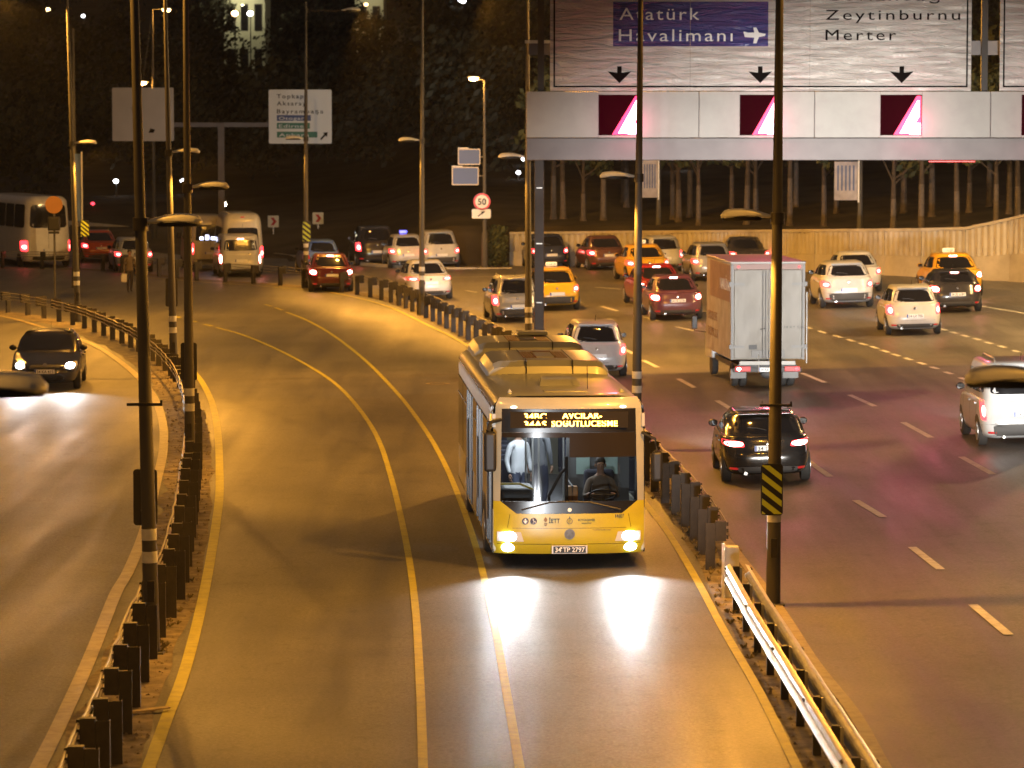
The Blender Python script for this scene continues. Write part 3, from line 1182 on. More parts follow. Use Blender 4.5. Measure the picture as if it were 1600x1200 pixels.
# small plane symbol at the right of the blue patch
pc, pz = gx(1178) - o, gzz(57)
k = 0.30
MB().prism([(pc - k, pz - .03), (pc - .1 * k, pz - .05), (pc - .2 * k, pz - .7 * k), (pc + .1 * k, pz - .7 * k), (pc + .35 * k, pz - .03), (pc + .9 * k, pz),
            (pc + k, pz + .06), (pc + .35 * k, pz + .09), (pc + .1 * k, pz + .8 * k), (pc - .2 * k, pz + .8 * k), (pc - .1 * k, pz + .1), (pc - .7 * k, pz + .09), (pc - k, pz + .4 * k), (pc - 1.15 * k, pz + .4 * k)],
           yl - 0.004, yl + 0.004).build('plane_symbol', M_SIGNWHITE, t, smooth=0)
fit_text('lettering', 'Cevizlibağ', M_SIGNINK, t, gx(1287) - o, gzz(2), yl, 0.30, 3.25, weight=0.0, spacing=1.2)
fit_text('lettering', 'Zeytinburnu', M_SIGNINK, t, gx(1287) - o, gzz(32), yl, 0.30, 3.84, weight=0.0, spacing=1.25)
fit_text('lettering', 'Merter', M_SIGNINK, t, gx(1287) - o, gzz(63.5), yl, 0.32, 2.02, weight=0.0, spacing=1.25)
for px in (967, 1186, 1406):
    down_arrow(t, o, px, ys_)
t, o = board('second white overhead sign cut by the right edge of the picture, with a green patch', gx(1558), gx(1880), gzz(142), ZT, ys_, [gx(1558), gx(1720), gx(1880)])
MB().box(gx(1596) - o, gx(1800) - o, ys_ - 0.006, ys_ - 0.001, gzz(66), gzz(38)).build('green_patch', M_SHEETGREEN, t, smooth=0)
fit_text('lettering', 'Ataköy', M_SIGNINK, t, gx(1598) - o, gzz(26), yl, 0.32, 2.1, weight=0.0, spacing=1.2)

# ================================================================== RETAINING WALL
M_CONC = mat('pale_concrete', (0.46, 0.43, 0.36), 0.85, noise=0.12, nscale=0.8, dirt=(0.22, 0.18, 0.12), dscale=0.9, damount=0.55, bump=0.25, bscale=20)
M_CONC2 = mat('pale_concrete_plinth', (0.46, 0.43, 0.37), 0.85, noise=0.12, nscale=0.8, dirt=(0.2, 0.17, 0.12), dscale=0.9, damount=0.5)
wall = thing('retaining_wall', 'long pale ribbed concrete retaining wall behind the traffic at the right', 'wall')
WPX = [(1640, 444, 324), (1600, 441, 335), (1560, 439, 345), (1524, 437, 354), (1480, 436, 356), (1400, 431, 357), (1270, 426, 358), (1130, 421, 359.5), (1000, 418, 360.5), (860, 416, 362), (797, 415.5, 362.5)]
WP = []
for px, pb, pt in WPX:
    b = at(px, pb) + Vector((0, 0.25, 0))
    top = at_range(px, pt, b.y).z
    WP.append((b, top))
seg = []
L_ = [0]
for (a, _), (b, _) in zip(WP, WP[1:]):
    L_.append(L_[-1] + (b - a).length)
nseg = 15


def wall_at(s):
    for i in range(len(WP) - 1):
        if s <= L_[i + 1] + 1e-6:
            f = (s - L_[i]) / (L_[i + 1] - L_[i])
            return WP[i][0].lerp(WP[i + 1][0], f), WP[i][1] + (WP[i + 1][1] - WP[i][1]) * f
    return WP[-1]


for k in range(nseg):
    s0, s1 = L_[-1] * k / nseg, L_[-1] * (k + 1) / nseg
    a, za = wall_at(s0)
    b, zb = wall_at(s1)
    d = (b - a)
    d.z = 0
    ln = d.length
    d.normalize()
    nrm = Vector((-d.y, d.x, 0))
    if nrm.y > 0:
        nrm = -nrm
    g = 0.012
    z0 = min(a.z, b.z) - 0.2
    ha, hb = za - a.z, zb - b.z
    pa, pb_ = a.z + 0.42 * ha, b.z + 0.42 * hb      # top of plinth
    p0, p1 = a + d * g, b - d * g
    mb = MB()
    mb.add([p0 + nrm * .10 + Vector((0, 0, z0 - p0.z)), p1 + nrm * .10 + Vector((0, 0, z0 - p1.z)), Vector((p1.x, p1.y, pb_)) + nrm * .07, Vector((p0.x, p0.y, pa)) + nrm * .07,
            p0 - nrm * .3 + Vector((0, 0, z0 - p0.z)), p1 - nrm * .3 + Vector((0, 0, z0 - p1.z)), Vector((p1.x, p1.y, pb_)) - nrm * .3, Vector((p0.x, p0.y, pa)) - nrm * .3],
           [(0, 1, 2, 3), (3, 2, 6, 7), (4, 7, 6, 5), (0, 3, 7, 4), (1, 5, 6, 2)])
    mb.build('plinth_block', M_CONC2, wall, smooth=0)
    # fluted panel: vertical ribs as real relief
    nr = max(6, int(ln / 0.32))
    mb = MB()
    bot, top_ = [], []
    for i in range(nr * 4 + 1):
        t = i / (nr * 4)
        q = p0.lerp(p1, t)
        dep = (0.055, 0.055, 0.0, 0.0)[i % 4]
        q2 = q + nrm * dep
        bot.append((q2.x, q2.y, pa + (pb_ - pa) * t + 0.004))
        top_.append((q2.x, q2.y, za + (zb - za) * t - 0.12))
    mb.grid([bot, top_])
    mb.build('ribbed_panel', M_CONC, wall, smooth=0)
    mb = MB()
    q0, q1 = Vector((p0.x, p0.y, za - 0.118)), Vector((p1.x, p1.y, zb - 0.118))
    up_ = Vector((0, 0, 0.118))
    mb.add([q0 + nrm * .09, q1 + nrm * .09, q1 + nrm * .09 + up_, q0 + nrm * .09 + up_, q0 - nrm * .25, q1 - nrm * .25, q1 - nrm * .25 + up_, q0 - nrm * .25 + up_],
           [(0, 1, 2, 3), (3, 2, 6, 7), (4, 7, 6, 5), (0, 4, 5, 1), (0, 3, 7, 4), (1, 5, 6, 2)])
    mb.build('coping_stone', M_CONC, wall, smooth=0)

# kerb blocks at the wall foot
kb = thing('kerb', 'low pale kerb along the far edge of the right road left of the wall', 'kerb')
kpts = catmull([at_flat(*p) for p in ((800, 423), (740, 423), (680, 422), (620, 419), (560, 414), (500, 408), (430, 400))], 1.6)
for a, b in zip(kpts, kpts[1:]):
    d = (b - a).normalized()
    n_ = Vector((-d.y, d.x, 0))
    q = [a + d * .01 + n_ * .1, b - d * .01 + n_ * .1, b - d * .01 - n_ * .1, a + d * .01 - n_ * .1]
    MB().add(q + [p + Vector((0, 0, 0.15)) for p in q], [(0, 1, 5, 4), (1, 2, 6, 5), (2, 3, 7, 6), (3, 0, 4, 7), (4, 5, 6, 7)]).build('kerb_stone', M_CONC2, kb, smooth=0)

# ================================================================== TREES, HEDGE, WOOD
M_LEAF = mat('night_leaf', (0.050, 0.058, 0.022), 0.7, noise=0.5, nscale=0.6)
M_LEAF2 = mat('wood_leaf', (0.042, 0.042, 0.026), 0.75, noise=0.6, nscale=0.25)
M_BARK = mat('dark_bark', (0.055, 0.042, 0.034), 0.9, noise=0.4, nscale=5)
M_WASH = mat('whitewashed_bark', (0.115, 0.095, 0.08), 0.85, noise=0.3, nscale=6, dirt=(0.12, 0.09, 0.07), dscale=6, damount=0.7)


def leaf_cloud(mb, rnd, c, rx, ry, rz, n, size):
    for _ in range(n):
        while True:
            p = Vector((rnd.uniform(-1, 1), rnd.uniform(-1, 1), rnd.uniform(-1, 1)))
            if 0.15 < p.length < 1:
                break
        p = Vector((c[0] + p.x * rx, c[1] + p.y * ry, c[2] + p.z * rz))
        a = Vector((rnd.gauss(0, 1), rnd.gauss(0, 1), rnd.gauss(0, 1))).normalized()
        b = a.orthogonal().normalized()
        s = size * rnd.uniform(0.6, 1.4)
        e = a.cross(b) * s * 0.55
        b = b * s
        mb.add([p - b, p + e, p + b, p - e], [(0, 1, 2, 3)])


def tree_meshes(seed, h_tr, h, spread):
    rnd = random.Random(seed)
    tr = MB()
    bend = rnd.uniform(-0.15, 0.15)
    top = Vector((bend, rnd.uniform(-.2, .2), h * 0.62))
    wz = h_tr * rnd.uniform(.6, .95)
    tr.tube([(0, 0, 0), (0, 0, 0.35), (bend * .2, 0, wz)], [0.20, 0.14, 0.12], 8)
    tr.slot = 1
    tr.tube([(bend * .2, 0, wz + .002), (bend * .4, 0, h_tr + .3), tuple(top)], [0.12, 0.10, 0.04], 8)
    crown = MB()
    limbs = MB()
    for k in range(7):
        a = k * 0.9 + rnd.random()
        z0 = h_tr + (h * 0.6 - h_tr) * rnd.random()
        e = Vector((math.cos(a) * spread * rnd.uniform(.4, .8), math.sin(a) * spread * rnd.uniform(.4, .8), z0 + rnd.uniform(.6, 1.8)))
        limbs.tube([(bend * .6, 0, z0), tuple(e)], [0.05, 0.02], 5)
        leaf_cloud(crown, rnd, e, spread * .42, spread * .42, spread * .34, 70, 0.20)
    leaf_cloud(crown, rnd, (bend, 0, h * 0.78), spread * .6, spread * .6, h * .2, 130, 0.2)
    return tr.mesh('trunk', [M_WASH, M_BARK], 40), limbs.mesh('limbs', M_BARK, 40), crown.mesh('crown', M_LEAF, 0, fix=False)


variants = [tree_meshes(s, ht, h, sp) for s, ht, h, sp in ((1, 2.4, 7.5, 1.9), (2, 2.9, 8.5, 2.1), (3, 2.1, 6.8, 1.7), (4, 3.2, 9, 2.2), (5, 2.6, 8, 1.8))]
TPX = [(865, 0), (883, 1), (911, 0), (943, 0), (972, 6), (981, 4), (1052, 2), (1062, 0), (1080, 3), (1095, 0), (1140, 5), (1168, 1), (1183, 3), (1236, 0), (1247, 7),
       (1285, 0), (1302, 6), (1400, 0), (1413, 8), (1441, 0), (1460, 7), (1495, 1), (1518, 7), (1545, 9), (1560, 0), (1572, 6), (1590, 2)]
for i, (px, dy) in enumerate(TPX):
    edge = 171.0
    X = (px - 800) * (175 + dy * 1.6) / FOCAL_PX
    if X > 6:
        edge -= min(22.0, (X - 6) * 1.35)
    Y = edge + 3.2 + dy * 1.6
    Y += rng.uniform(0, 2.5)
    X = (px - 800 + rng.uniform(-5, 5)) * Y / FOCAL_PX
    t = thing('whitewashed_tree', 'whitewashed tree on the bank above the wall, ' + ('left of the grey banner' if px < 1005 else 'between the two banners' if px < 1315 else 'right of the pale printed banner'), 'tree', (X, Y, hill(X, Y) - 0.05), rng.random() * 6, 'whitewashed trees on the bank above the wall', rng.uniform(0.8, 1.1))
    v = variants[i % 5]
    tr = from_mesh('trunk', v[0], t)
    from_mesh('limbs', v[1], t)
    from_mesh('crown', v[2], t)

# the wooded hill behind: a far-off wood that reads as one mass
rnd = random.Random(5)
mb = MB()
for _ in range(620):
    Y = 192 + 240 * rnd.random() ** 1.5
    X = rnd.uniform(-0.165, 0.165) * Y
    if X > 0 and Y < 205 and X < 6:
        continue
    if X > 6:
        Y = max(Y, 196 - min(22, (X - 6) * 1.35))
    z = hill(X, Y)
    h = rnd.uniform(3.5, 8.5)
    r_ = rnd.uniform(1.6, 3.2)
    if X < -3 and Y < 215:
        Y += 25
        z = hill(X, Y)
    for k in range(4):
        leaf_cloud(mb, rnd, (X + rnd.uniform(-1, 1) * r_ * .6, Y + rnd.uniform(-1, 1) * r_ * .5, z + h * rnd.uniform(.45, .9)), r_ * .6, r_ * .5, r_ * .5, 48, 0.25)
tag(mb.build('wood', M_LEAF2, smooth=0, fix=False), kind='stuff')

# clipped hedge column by the wall end
hp = at_flat(777, 419)
t = thing('hedge', 'tall clipped green hedge column left of the wall end', 'hedge', (hp.x, hp.y, 0))
mb = MB()
for k in range(10):
    leaf_cloud(mb, rnd, (0, 0, 0.25 + k * 0.175), 0.52, 0.45, 0.24, 110, 0.09)
mb.build('foliage', mat('hedge_leaf', (0.075, 0.085, 0.03), 0.7, noise=0.4, nscale=3), t, smooth=0, fix=False)
MB().tube([(0, 0, 0), (0, 0, 1.5)], 0.06, 6).build('stem', M_BARK, t)

# ================================================================== BALUSTRADES FAR LEFT
def balustrade(label, pxs, h, step=0.55, Yoff=0.0):
    t = thing('balustrade', label, 'balustrade')
    pts = [at_range(px, pt, Y) for px, pt, Y in pxs]
    c = catmull(pts, step)
    a = MB().loft([[p + Vector((0, -.14, -.22)), p + Vector((0, .14, -.22)), p + Vector((0, .14, 0)), p + Vector((0, -.14, 0))] for p in c])
    a.build('top_rail', M_CONC2, t, smooth=0)
    a = MB().loft([[p + Vector((0, -.16, -h - .25)), p + Vector((0, .16, -h - .25)), p + Vector((0, .16, -h)), p + Vector((0, -.16, -h))] for p in c])
    a.build('bottom_rail', M_CONC2, t, smooth=0)
    me = MB().box(-0.10, 0.10, -0.08, 0.08, -h + 0.002, -0.222).mesh('baluster', M_CONC2, 0)
    for p in c[1:-1]:
        from_mesh('baluster', me, t, p)


balustrade('sloping concrete ramp parapet with openings, behind the orange car at far left', [(40, 338, 205), (97, 344, 204), (212, 355, 202), (300, 371, 200)], 0.85, 0.7)
balustrade('low grey concrete balustrade behind the chevron signs', [(395, 381, 196), (440, 380, 197), (520, 376, 198), (600, 370, 198), (700, 366, 198), (760, 365, 197)], 0.55, 0.6)

# ================================================================== LESSER SIGNS
M_SIGNRED = mat('sign_red', (0.60, 0.03, 0.03), 0.4)
M_SIGNPLAIN = mat('sign_white_plain', (0.80, 0.80, 0.76), 0.4)
M_SIGNBACK = mat('blank_board_back', (0.56, 0.50, 0.44), 0.6, noise=0.08, nscale=1.0)
M_BLUE = mat('sign_blue', (0.05, 0.08, 0.22), 0.45)
M_GRN = mat('sign_green', (0.03, 0.18, 0.10), 0.45)

SY = 186.0
ss = FOCAL_PX / SY
mast = thing('sign_mast', 'grey mast with a long horizontal arm holding two far boards', 'mast', ((346 - 800) / ss, SY, 0), 0)
mx_ = mast.location.x
sz = lambda py: EYE - (py - 158.0) / ss
MB().box(-0.17, 0.17, 0.1, 0.44, 0, sz(192)).build('post', M_GBEAM, mast, bevel=0.02)
MB().box((262 - 346) / ss, (430 - 346) / ss, 0.14, 0.40, sz(198.5), sz(191)).build('arm', M_GBEAM, mast, bevel=0.02)


def far_board(label, px0, px1, py0, py1, mat_):
    t = thing('direction_sign', label, 'road sign', (((px0 + px1) / 2 - 800) / ss, SY, sz((py0 + py1) / 2)), 0)
    w, h = (px1 - px0) / ss, (py1 - py0) / ss
    MB().prism(round_rect(w, h, 0.08), 0.0, 0.05).build('panel', mat_, t, smooth=0)
    fr = MB()
    fr.box(-w / 2 + .1, w / 2 - .1, 0.052, 0.10, -h * .3, -h * .25)
    fr.box(-w / 2 + .1, w / 2 - .1, 0.052, 0.10, h * .25, h * .3)
    fr.build('stiffener', M_STEEL, t, smooth=0)
    return t, w, h


t, w, h = far_board('pale washed-out square board behind the left lamp posts', 177, 273, 137, 220, M_SIGNBACK)
fit_text('lettering', 'T', M_SIGNINK, t, -0.62, 0.16, -0.003, 0.2, 0.16, 0.002)
fit_text('lettering', 'rabya', M_SIGNBACK, t, 0.1, 0.16, -0.003, 0.2, 0.9, 0.002)
MB().prism([(0.28, -0.95), (0.55, -0.95), (0.62, -0.78), (0.38, -0.72)], -0.006, -0.0005).build('arrow', M_SIGNINK, t, smooth=0)
t, w, h = far_board('square white direction sign reading Topkapı, Aksaray and Bayrampaşa with green and blue rows', 421, 519, 140, 224, M_SIGNPLAIN)
X0 = -w / 2 + 0.42
for body, wd, z in (('Topkapı', 1.50, 0.95), ('Aksaray', 1.50, 0.58), ('Bayrampaşa', 2.40, 0.17)):
    fit_text('lettering', body, M_SIGNINK, t, X0, z, -0.004, 0.22, wd, 0.003, 0.01, spacing=1.3)
for x1, z0, m_, body in ((0.55, -0.22, M_BLUE, 'Otogar'), (0.50, -0.62, M_GRN, 'Edirne'), (0.88, -1.08, M_GRN, 'Ankara')):
    MB().box(X0, x1, -0.010, -0.0005, z0, z0 + 0.30).build('row_panel', m_, t, smooth=0)
    fit_text('lettering', body, M_SIGNWHITE, t, X0 + 0.1, z0 + 0.05, -0.014, 0.18, (x1 - X0) * 0.75, 0.002, 0.008, spacing=1.1)
MB().prism([(1.02, -1.15), (1.09, -1.21), (1.30, -0.98), (1.38, -1.05), (1.42, -0.80), (1.17, -0.83), (1.24, -0.91)], -0.008, -0.0005).build('arrow', M_SIGNINK, t, smooth=0)

# far lamp post with the speed limit sign
LY = 167.0
ls = FOCAL_PX / LY
lz = lambda py: EYE - (py - 158.0) / ls


def far_lamp(label, px, Y, top_py, lamps, base_px=None, energy=900):
    s = FOCAL_PX / Y
    X = (px - 800) / s
    z0 = max(0, hill(X, Y)) if Y > 172 else gz(X, Y)
    t = thing('street_lamp', label, 'street lamp', (X, Y, z0), 0, 'far street lamps with lit heads')
    zt = EYE - (top_py - 158.0) / s - z0
    MB().tube([(0, 0, 0), (0, 0, 1.6), (0, 0, 1.7), (0, 0, zt)], [0.16, 0.14, 0.10, 0.05], 10).build('pole', M_POLE, t)
    for lx, ly in lamps:
        c = Vector(((lx - px) / s, 0, EYE - (ly - 158.0) / s - z0))
        MB().tube([(0, 0, zt), tuple(c)], 0.03, 6).build('arm', M_POLE, t)
        h_ = MB().ball(c, 0.30, 0.16, 0.07, 10, 6).build('lamp_head', M_HEAD, t)
        MB().ball(c + Vector((0, -0.06, -0.06)), 0.22, 0.13, 0.10, 10, 6).build('lit_bulb', mat('lit_bulb', (1, .8, .5), 0.4, emit=(1, 0.72, 0.35), estr=26), h_)
        lamp('lamp_light', 'POINT', c + Vector((0, -0.1, -0.25)), energy, SODIUM_PALE, t, 0.15)
    return t


far_lamp('far lamp post with one glowing head and the round speed sign on it', 757, LY, 126, [(740, 121)], energy=420)
far_lamp('far thin lamp post at upper left with two glowing heads', 241, 192, 16, [(263, 15), (225, 128)], energy=320)


def disc_sign(label, px, py, Y, r):
    p = at_range(px, py, Y - 0.2)
    t = thing('speed_sign', label, 'road sign', p)
    MB().lathe([(r, 0), (r, 0.02)], 28, 'y').build('red_ring', M_SIGNRED, t, smooth=0)
    MB().lathe([(r * 0.78, -0.004), (r * 0.78, -0.0005)], 28, 'y').build('white_disc', M_SIGNPLAIN, t, smooth=0)
    fit_text('numerals', '50', M_SIGNINK, t, -r * .48, -r * .36, -0.010, r * .75, r * .98, 0.003, 0.02)
    return t


disc_sign('round red and white speed limit sign reading 50 on the far lamp post', 753, 315, LY, 0.40)
p = at_range(752, 334, LY - 0.2)
t = thing('arrow_plate', 'small white plate with a black arrow below the speed limit sign', 'road sign', p)
MB().prism(round_rect(0.88, 0.44, 0.06), 0, 0.02).build('panel', M_SIGNPLAIN, t, smooth=0)
MB().prism([(-0.17, -0.1), (-0.13, -0.13), (0.06, 0.02), (0.02, -.06), (0.2, 0.13), (-0.04, 0.1), (0.03, 0.06)], -0.006, -0.0005).build('arrow', M_SIGNINK, t, smooth=0)
for lab, px, py, w, h in (('upper small blue direction plate left of the far lamp post', 733, 245, 1.05, 0.75), ('lower small blue direction plate left of the far lamp post', 727, 275, 1.25, 0.85)):
    p = at_range(px, py, LY - 0.05)
    t = thing('blue_sign', lab, 'road sign', p)
    MB().prism(round_rect(w, h, 0.05), 0.003, 0.03).build('frame', M_SIGNBACK, t, smooth=0)
    MB().prism(round_rect(w - 0.1, h - 0.1, 0.04), -0.006, 0.002).build('panel', M_BLUE, t, smooth=0)
    MB().box(-w / 2, -w / 2 + 0.5, -0.02, 0.05, h / 2 + 0.01, h / 2 + 0.05).build('top_lamp', M_HEAD, t, smooth=0)
    MB().tube([(w / 2 - 0.05, 0.05, 0), ((757 - px) / ls, 0.05, 0)], 0.025, 6).build('bracket', M_STEEL, t)
for lab, px, py in (('left one of the two white chevron signs with red arrows', 427, 346), ('right one of the two white chevron signs with red arrows', 497, 341)):
    Y = 190.0
    p = at_range(px, py, Y)
    t = thing('chevron_sign', lab, 'road sign', (p.x, Y, 0), 0, 'chevron signs by the balustrade')
    z = p.z
    MB().prism([(a, b + z) for a, b in round_rect(0.58, 0.62, 0.04)], 0, 0.02).build('panel', mat('chevron_white', (0.9, 0.88, 0.72), 0.4), t, smooth=0)
    MB().prism([(-0.14, z + .2), (0.02, z + .2), (0.17, z), (0.02, z - .2), (-0.14, z - .2), (0.0, z)], -0.006, -0.0005).build('chevron', M_SIGNRED, t, smooth=0)
    MB().box(-0.03, 0.03, 0.022, 0.07, 0, z + 0.2).build('post', M_STEEL, t, smooth=0)
# round orange sign back at far left
Y = 139.0
p = at_range(84, 320, Y)
t = thing('round_sign', 'round orange disc on a thin post at far left with a black lamp box below', 'road sign', (p.x, Y, 0))
MB().lathe([(0.34, 0.0), (0.34, 0.02)], 24, 'y', (0, 0, p.z)).build('disc', mat('orange_disc', (0.36, 0.17, 0.06), 0.5), t, smooth=0)
MB().box(-0.24, 0.24, -0.1, 0.1, p.z - 1.0, p.z - 0.45).build('lamp_box', M_BLACK, t, bevel=0.05)
MB().box(-0.2, 0.2, -0.06, 0.06, p.z - 1.12, p.z - 1.03).build('bracket', M_BLACK, t, smooth=0)
MB().tube([(0, 0.13, 0), (0, 0.13, p.z + 0.1)], 0.04, 8).build('post', M_POLE, t)

# banners on poles
M_BAN = mat('banner_cloth', (0.38, 0.36, 0.40), 0.7, noise=0.3, nscale=2.0)
M_BANB = mat('blue_banner_cloth', (0.12, 0.20, 0.42), 0.6, noise=0.2, nscale=1.5)
for lab, px, w, py0, py1, Y, m_, side, post_px in (
        ('grey banner hanging on a tree-side pole behind the second right lamp post', 1015, 24, 250, 308, 172.5, M_BAN, 1, 1029),
        ('pale printed banner hanging above the bank, with a white rod on its right', 1321, 36, 252, 312, 160.5, M_BAN, 1, 1344),
        ('tall pale blue banner beside the far left lamp post', 122, 10, 240, 345, 150.0, M_BANB, -1, 116)):
    s = FOCAL_PX / Y
    t = thing('banner', lab, 'banner', ((px - 800) / s, Y, EYE - (py1 - 158) / s), 0)
    W, H = w / s, (py1 - py0) / s
    rows = [[(-W / 2 + W * i / 6, 0.02 * math.sin(i * 1.3 + k * .5), H * k / 8) for i in range(7)] for k in range(9)]
    rows2 = [[(x, y + 0.01, z) for x, y, z in r_] for r_ in rows]
    MB().grid(rows).grid(rows2).build('cloth', m_, t)
    MB().box(W / 2 + 0.02, W / 2 + 0.08, -0.03, 0.03, -0.1, H + 0.1).build('rod', mat('white_paint', (0.78, 0.78, 0.76), 0.4), t, smooth=0)
    if m_ is M_BAN:
        pr = MB()
        for k in range(5):
            pr.box(-W * .38 + k * W * .17, -W * .38 + k * W * .17 + W * .07, -0.034, -0.026, H * .25, H * .9)
        pr.build('print', M_BLUE, t, smooth=0)
    X = (post_px - 800) / s
    bz_ = hill(X, Y) - 0.1
    tt = thing('banner_post', lab.replace('banner hanging', 'post holding the banner').replace('tall pale blue banner', 'thin post of the pale blue banner'), 'post', (X, Y + 0.15, bz_))
    MB().tube([(0, 0, 0), (0, 0, 1.0), (0, 0, EYE + 3 - bz_)], [0.16, 0.11, 0.07], 8).build('pole', M_POLE, tt)

# ================================================================== DISTANT LIGHTS AND BUILDINGS
def distant(label, px, py, Y, color, strength, r):
    p = at_range(px, py, Y)
    z0 = hill(p.x, Y)
    t = thing('distant_lamp', label, 'lamp', (p.x, Y, z0), 0)
    zz = max(0.4, p.z - z0)
    MB().tube([(0, 0.3, 0), (0, 0.3, zz + 0.1)], 0.05, 5).build('pole', M_POST, t)
    MB().ball((0, 0, zz), r, r, r * 0.8, 8, 6).build('bulb', mat('bulb_%d' % int(strength * 10 + color[2] * 100), color, 0.4, emit=color, estr=strength), t)


WARM, WHITE = (1.0, 0.62, 0.28), (0.95, 0.95, 1.0)
for lab, px, py, Y, c_, st, r_ in (
        ('tiny warm light high at the upper left corner', 75, 15, 380, WARM, 12, 0.24), ('tiny white light right of the upper left corner', 130, 25, 380, WHITE, 9, 0.2),
        ('round yellow light in front of the lit façade, left of two', 367, 21, 322, WARM, 22, 0.30), ('white flat light in front of the lit façade, right of two', 391, 21, 322, WHITE, 12, 0.28),
        ('pale round light under the upper middle building', 572, 7, 325, WARM, 6, 0.2), ('white light cut by the top edge', 722, 1, 330, WHITE, 16, 0.34),
        ('small violet light in the dark trees', 517, 105, 300, (0.12, 0.06, 1.0), 5, 0.16), ('orange street light in the dark trees left of the tall post', 610, 132, 290, (1.0, 0.6, 0.3), 22, 0.22),
        ('white light low behind the washed-out board', 181, 283, 225, WHITE, 14, 0.16), ('double white light low behind the second left lamp post', 285, 282, 225, WHITE, 10, 0.15),
        ('round yellowish light at the foot of the sign mast', 348, 319, 197, (1.0, 0.85, 0.55), 25, 0.22), ('white light under the gantry beam', 1062, 253, 205, WHITE, 14, 0.13),
        ('pair of small white lights left of the gantry column', 810, 319, 205, WHITE, 12, 0.13), ('small white light beside the orange post', 818, 266, 215, WHITE, 12, 0.13),
        ('small red light beyond the coach', 145, 322, 215, (1.0, 0.05, 0.08), 4, 0.12), ('faint pale light in the trees above the destination sign', 600, 156, 260, WARM, 1.5, 0.1)):
    distant(lab, px, py, Y, c_, st, r_)


def building(label, px0, px1, Y, z1, depth, wallm, cols, rows_, lit):
    s = FOCAL_PX / Y
    x0, x1 = (px0 - 800) / s, (px1 - 800) / s
    z0 = hill((x0 + x1) / 2, Y) - 1.5
    t = thing('building', label, 'building', ((x0 + x1) / 2, Y, z0), 0)
    W, H = x1 - x0, z1 - z0
    MB().box(-W / 2, W / 2, 0, depth, 0, H).build('wall', wallm, t, smooth=0)
    MB().box(-W / 2 - .2, W / 2 + .2, -.2, depth + .2, H + 0.002, H + .3).build('roof', M_GPOST, t, smooth=0)
    for i in range(cols):
        for k in range(rows_):
            cx = -W / 2 + W * (i + .5) / cols
            cz = H * (k + .55) / rows_
            ww, hh = W / cols * .28, H / rows_ * .3
            f = MB().box(cx - ww, cx + ww, -0.05, -0.002, cz - hh, cz + hh).build('window', M_GPOST, t, smooth=0)
            MB().box(cx - ww + .08, cx + ww - .08, -0.07, -0.052, cz - hh + .08, cz + hh - .08).build('pane', mat('dim_lit_pane', (0.3, 0.25, 0.12), 0.3, emit=(1, .8, .4), estr=0.25) if (i, k) in lit else M_GLASS, f, smooth=0)
    return t


M_FAC = mat('pale_facade', (0.55, 0.55, 0.42), 0.8, noise=0.1, nscale=0.4)
M_FACD = mat('dark_facade', (0.16, 0.14, 0.13), 0.8, noise=0.2, nscale=0.2)
b1 = building('pale green-lit building at the top left of the hill', 352, 416, 345, 22, 8, M_FAC, 3, 3, {(1, 2)})
lamp('facade_light', 'POINT', (b1.location.x - 0.4, 342.2, 17.2), 420, (1.0, 0.9, 0.55), None, 0.2)
b2 = building('small pale lit building at the top middle of the hill', 556, 600, 350, 21, 8, M_FAC, 2, 3, {(0, 2)})
lamp('facade_light', 'POINT', (b2.location.x, 347.5, 17.6), 130, (1.0, 0.85, 0.5), None, 0.2)
building('long dark building on the hill behind the tall lamp posts', 600, 760, 352, 15.2, 10, M_FACD, 6, 2, set())
building('low house among the trees behind the speed sign', 775, 822, 232, 5.6, 6, mat('tan_facade', (0.36, 0.26, 0.18), 0.8), 3, 1, {(1, 0)})

# ================================================================== CARS
def spow(c, e):
    return math.copysign(abs(c) ** e, c)


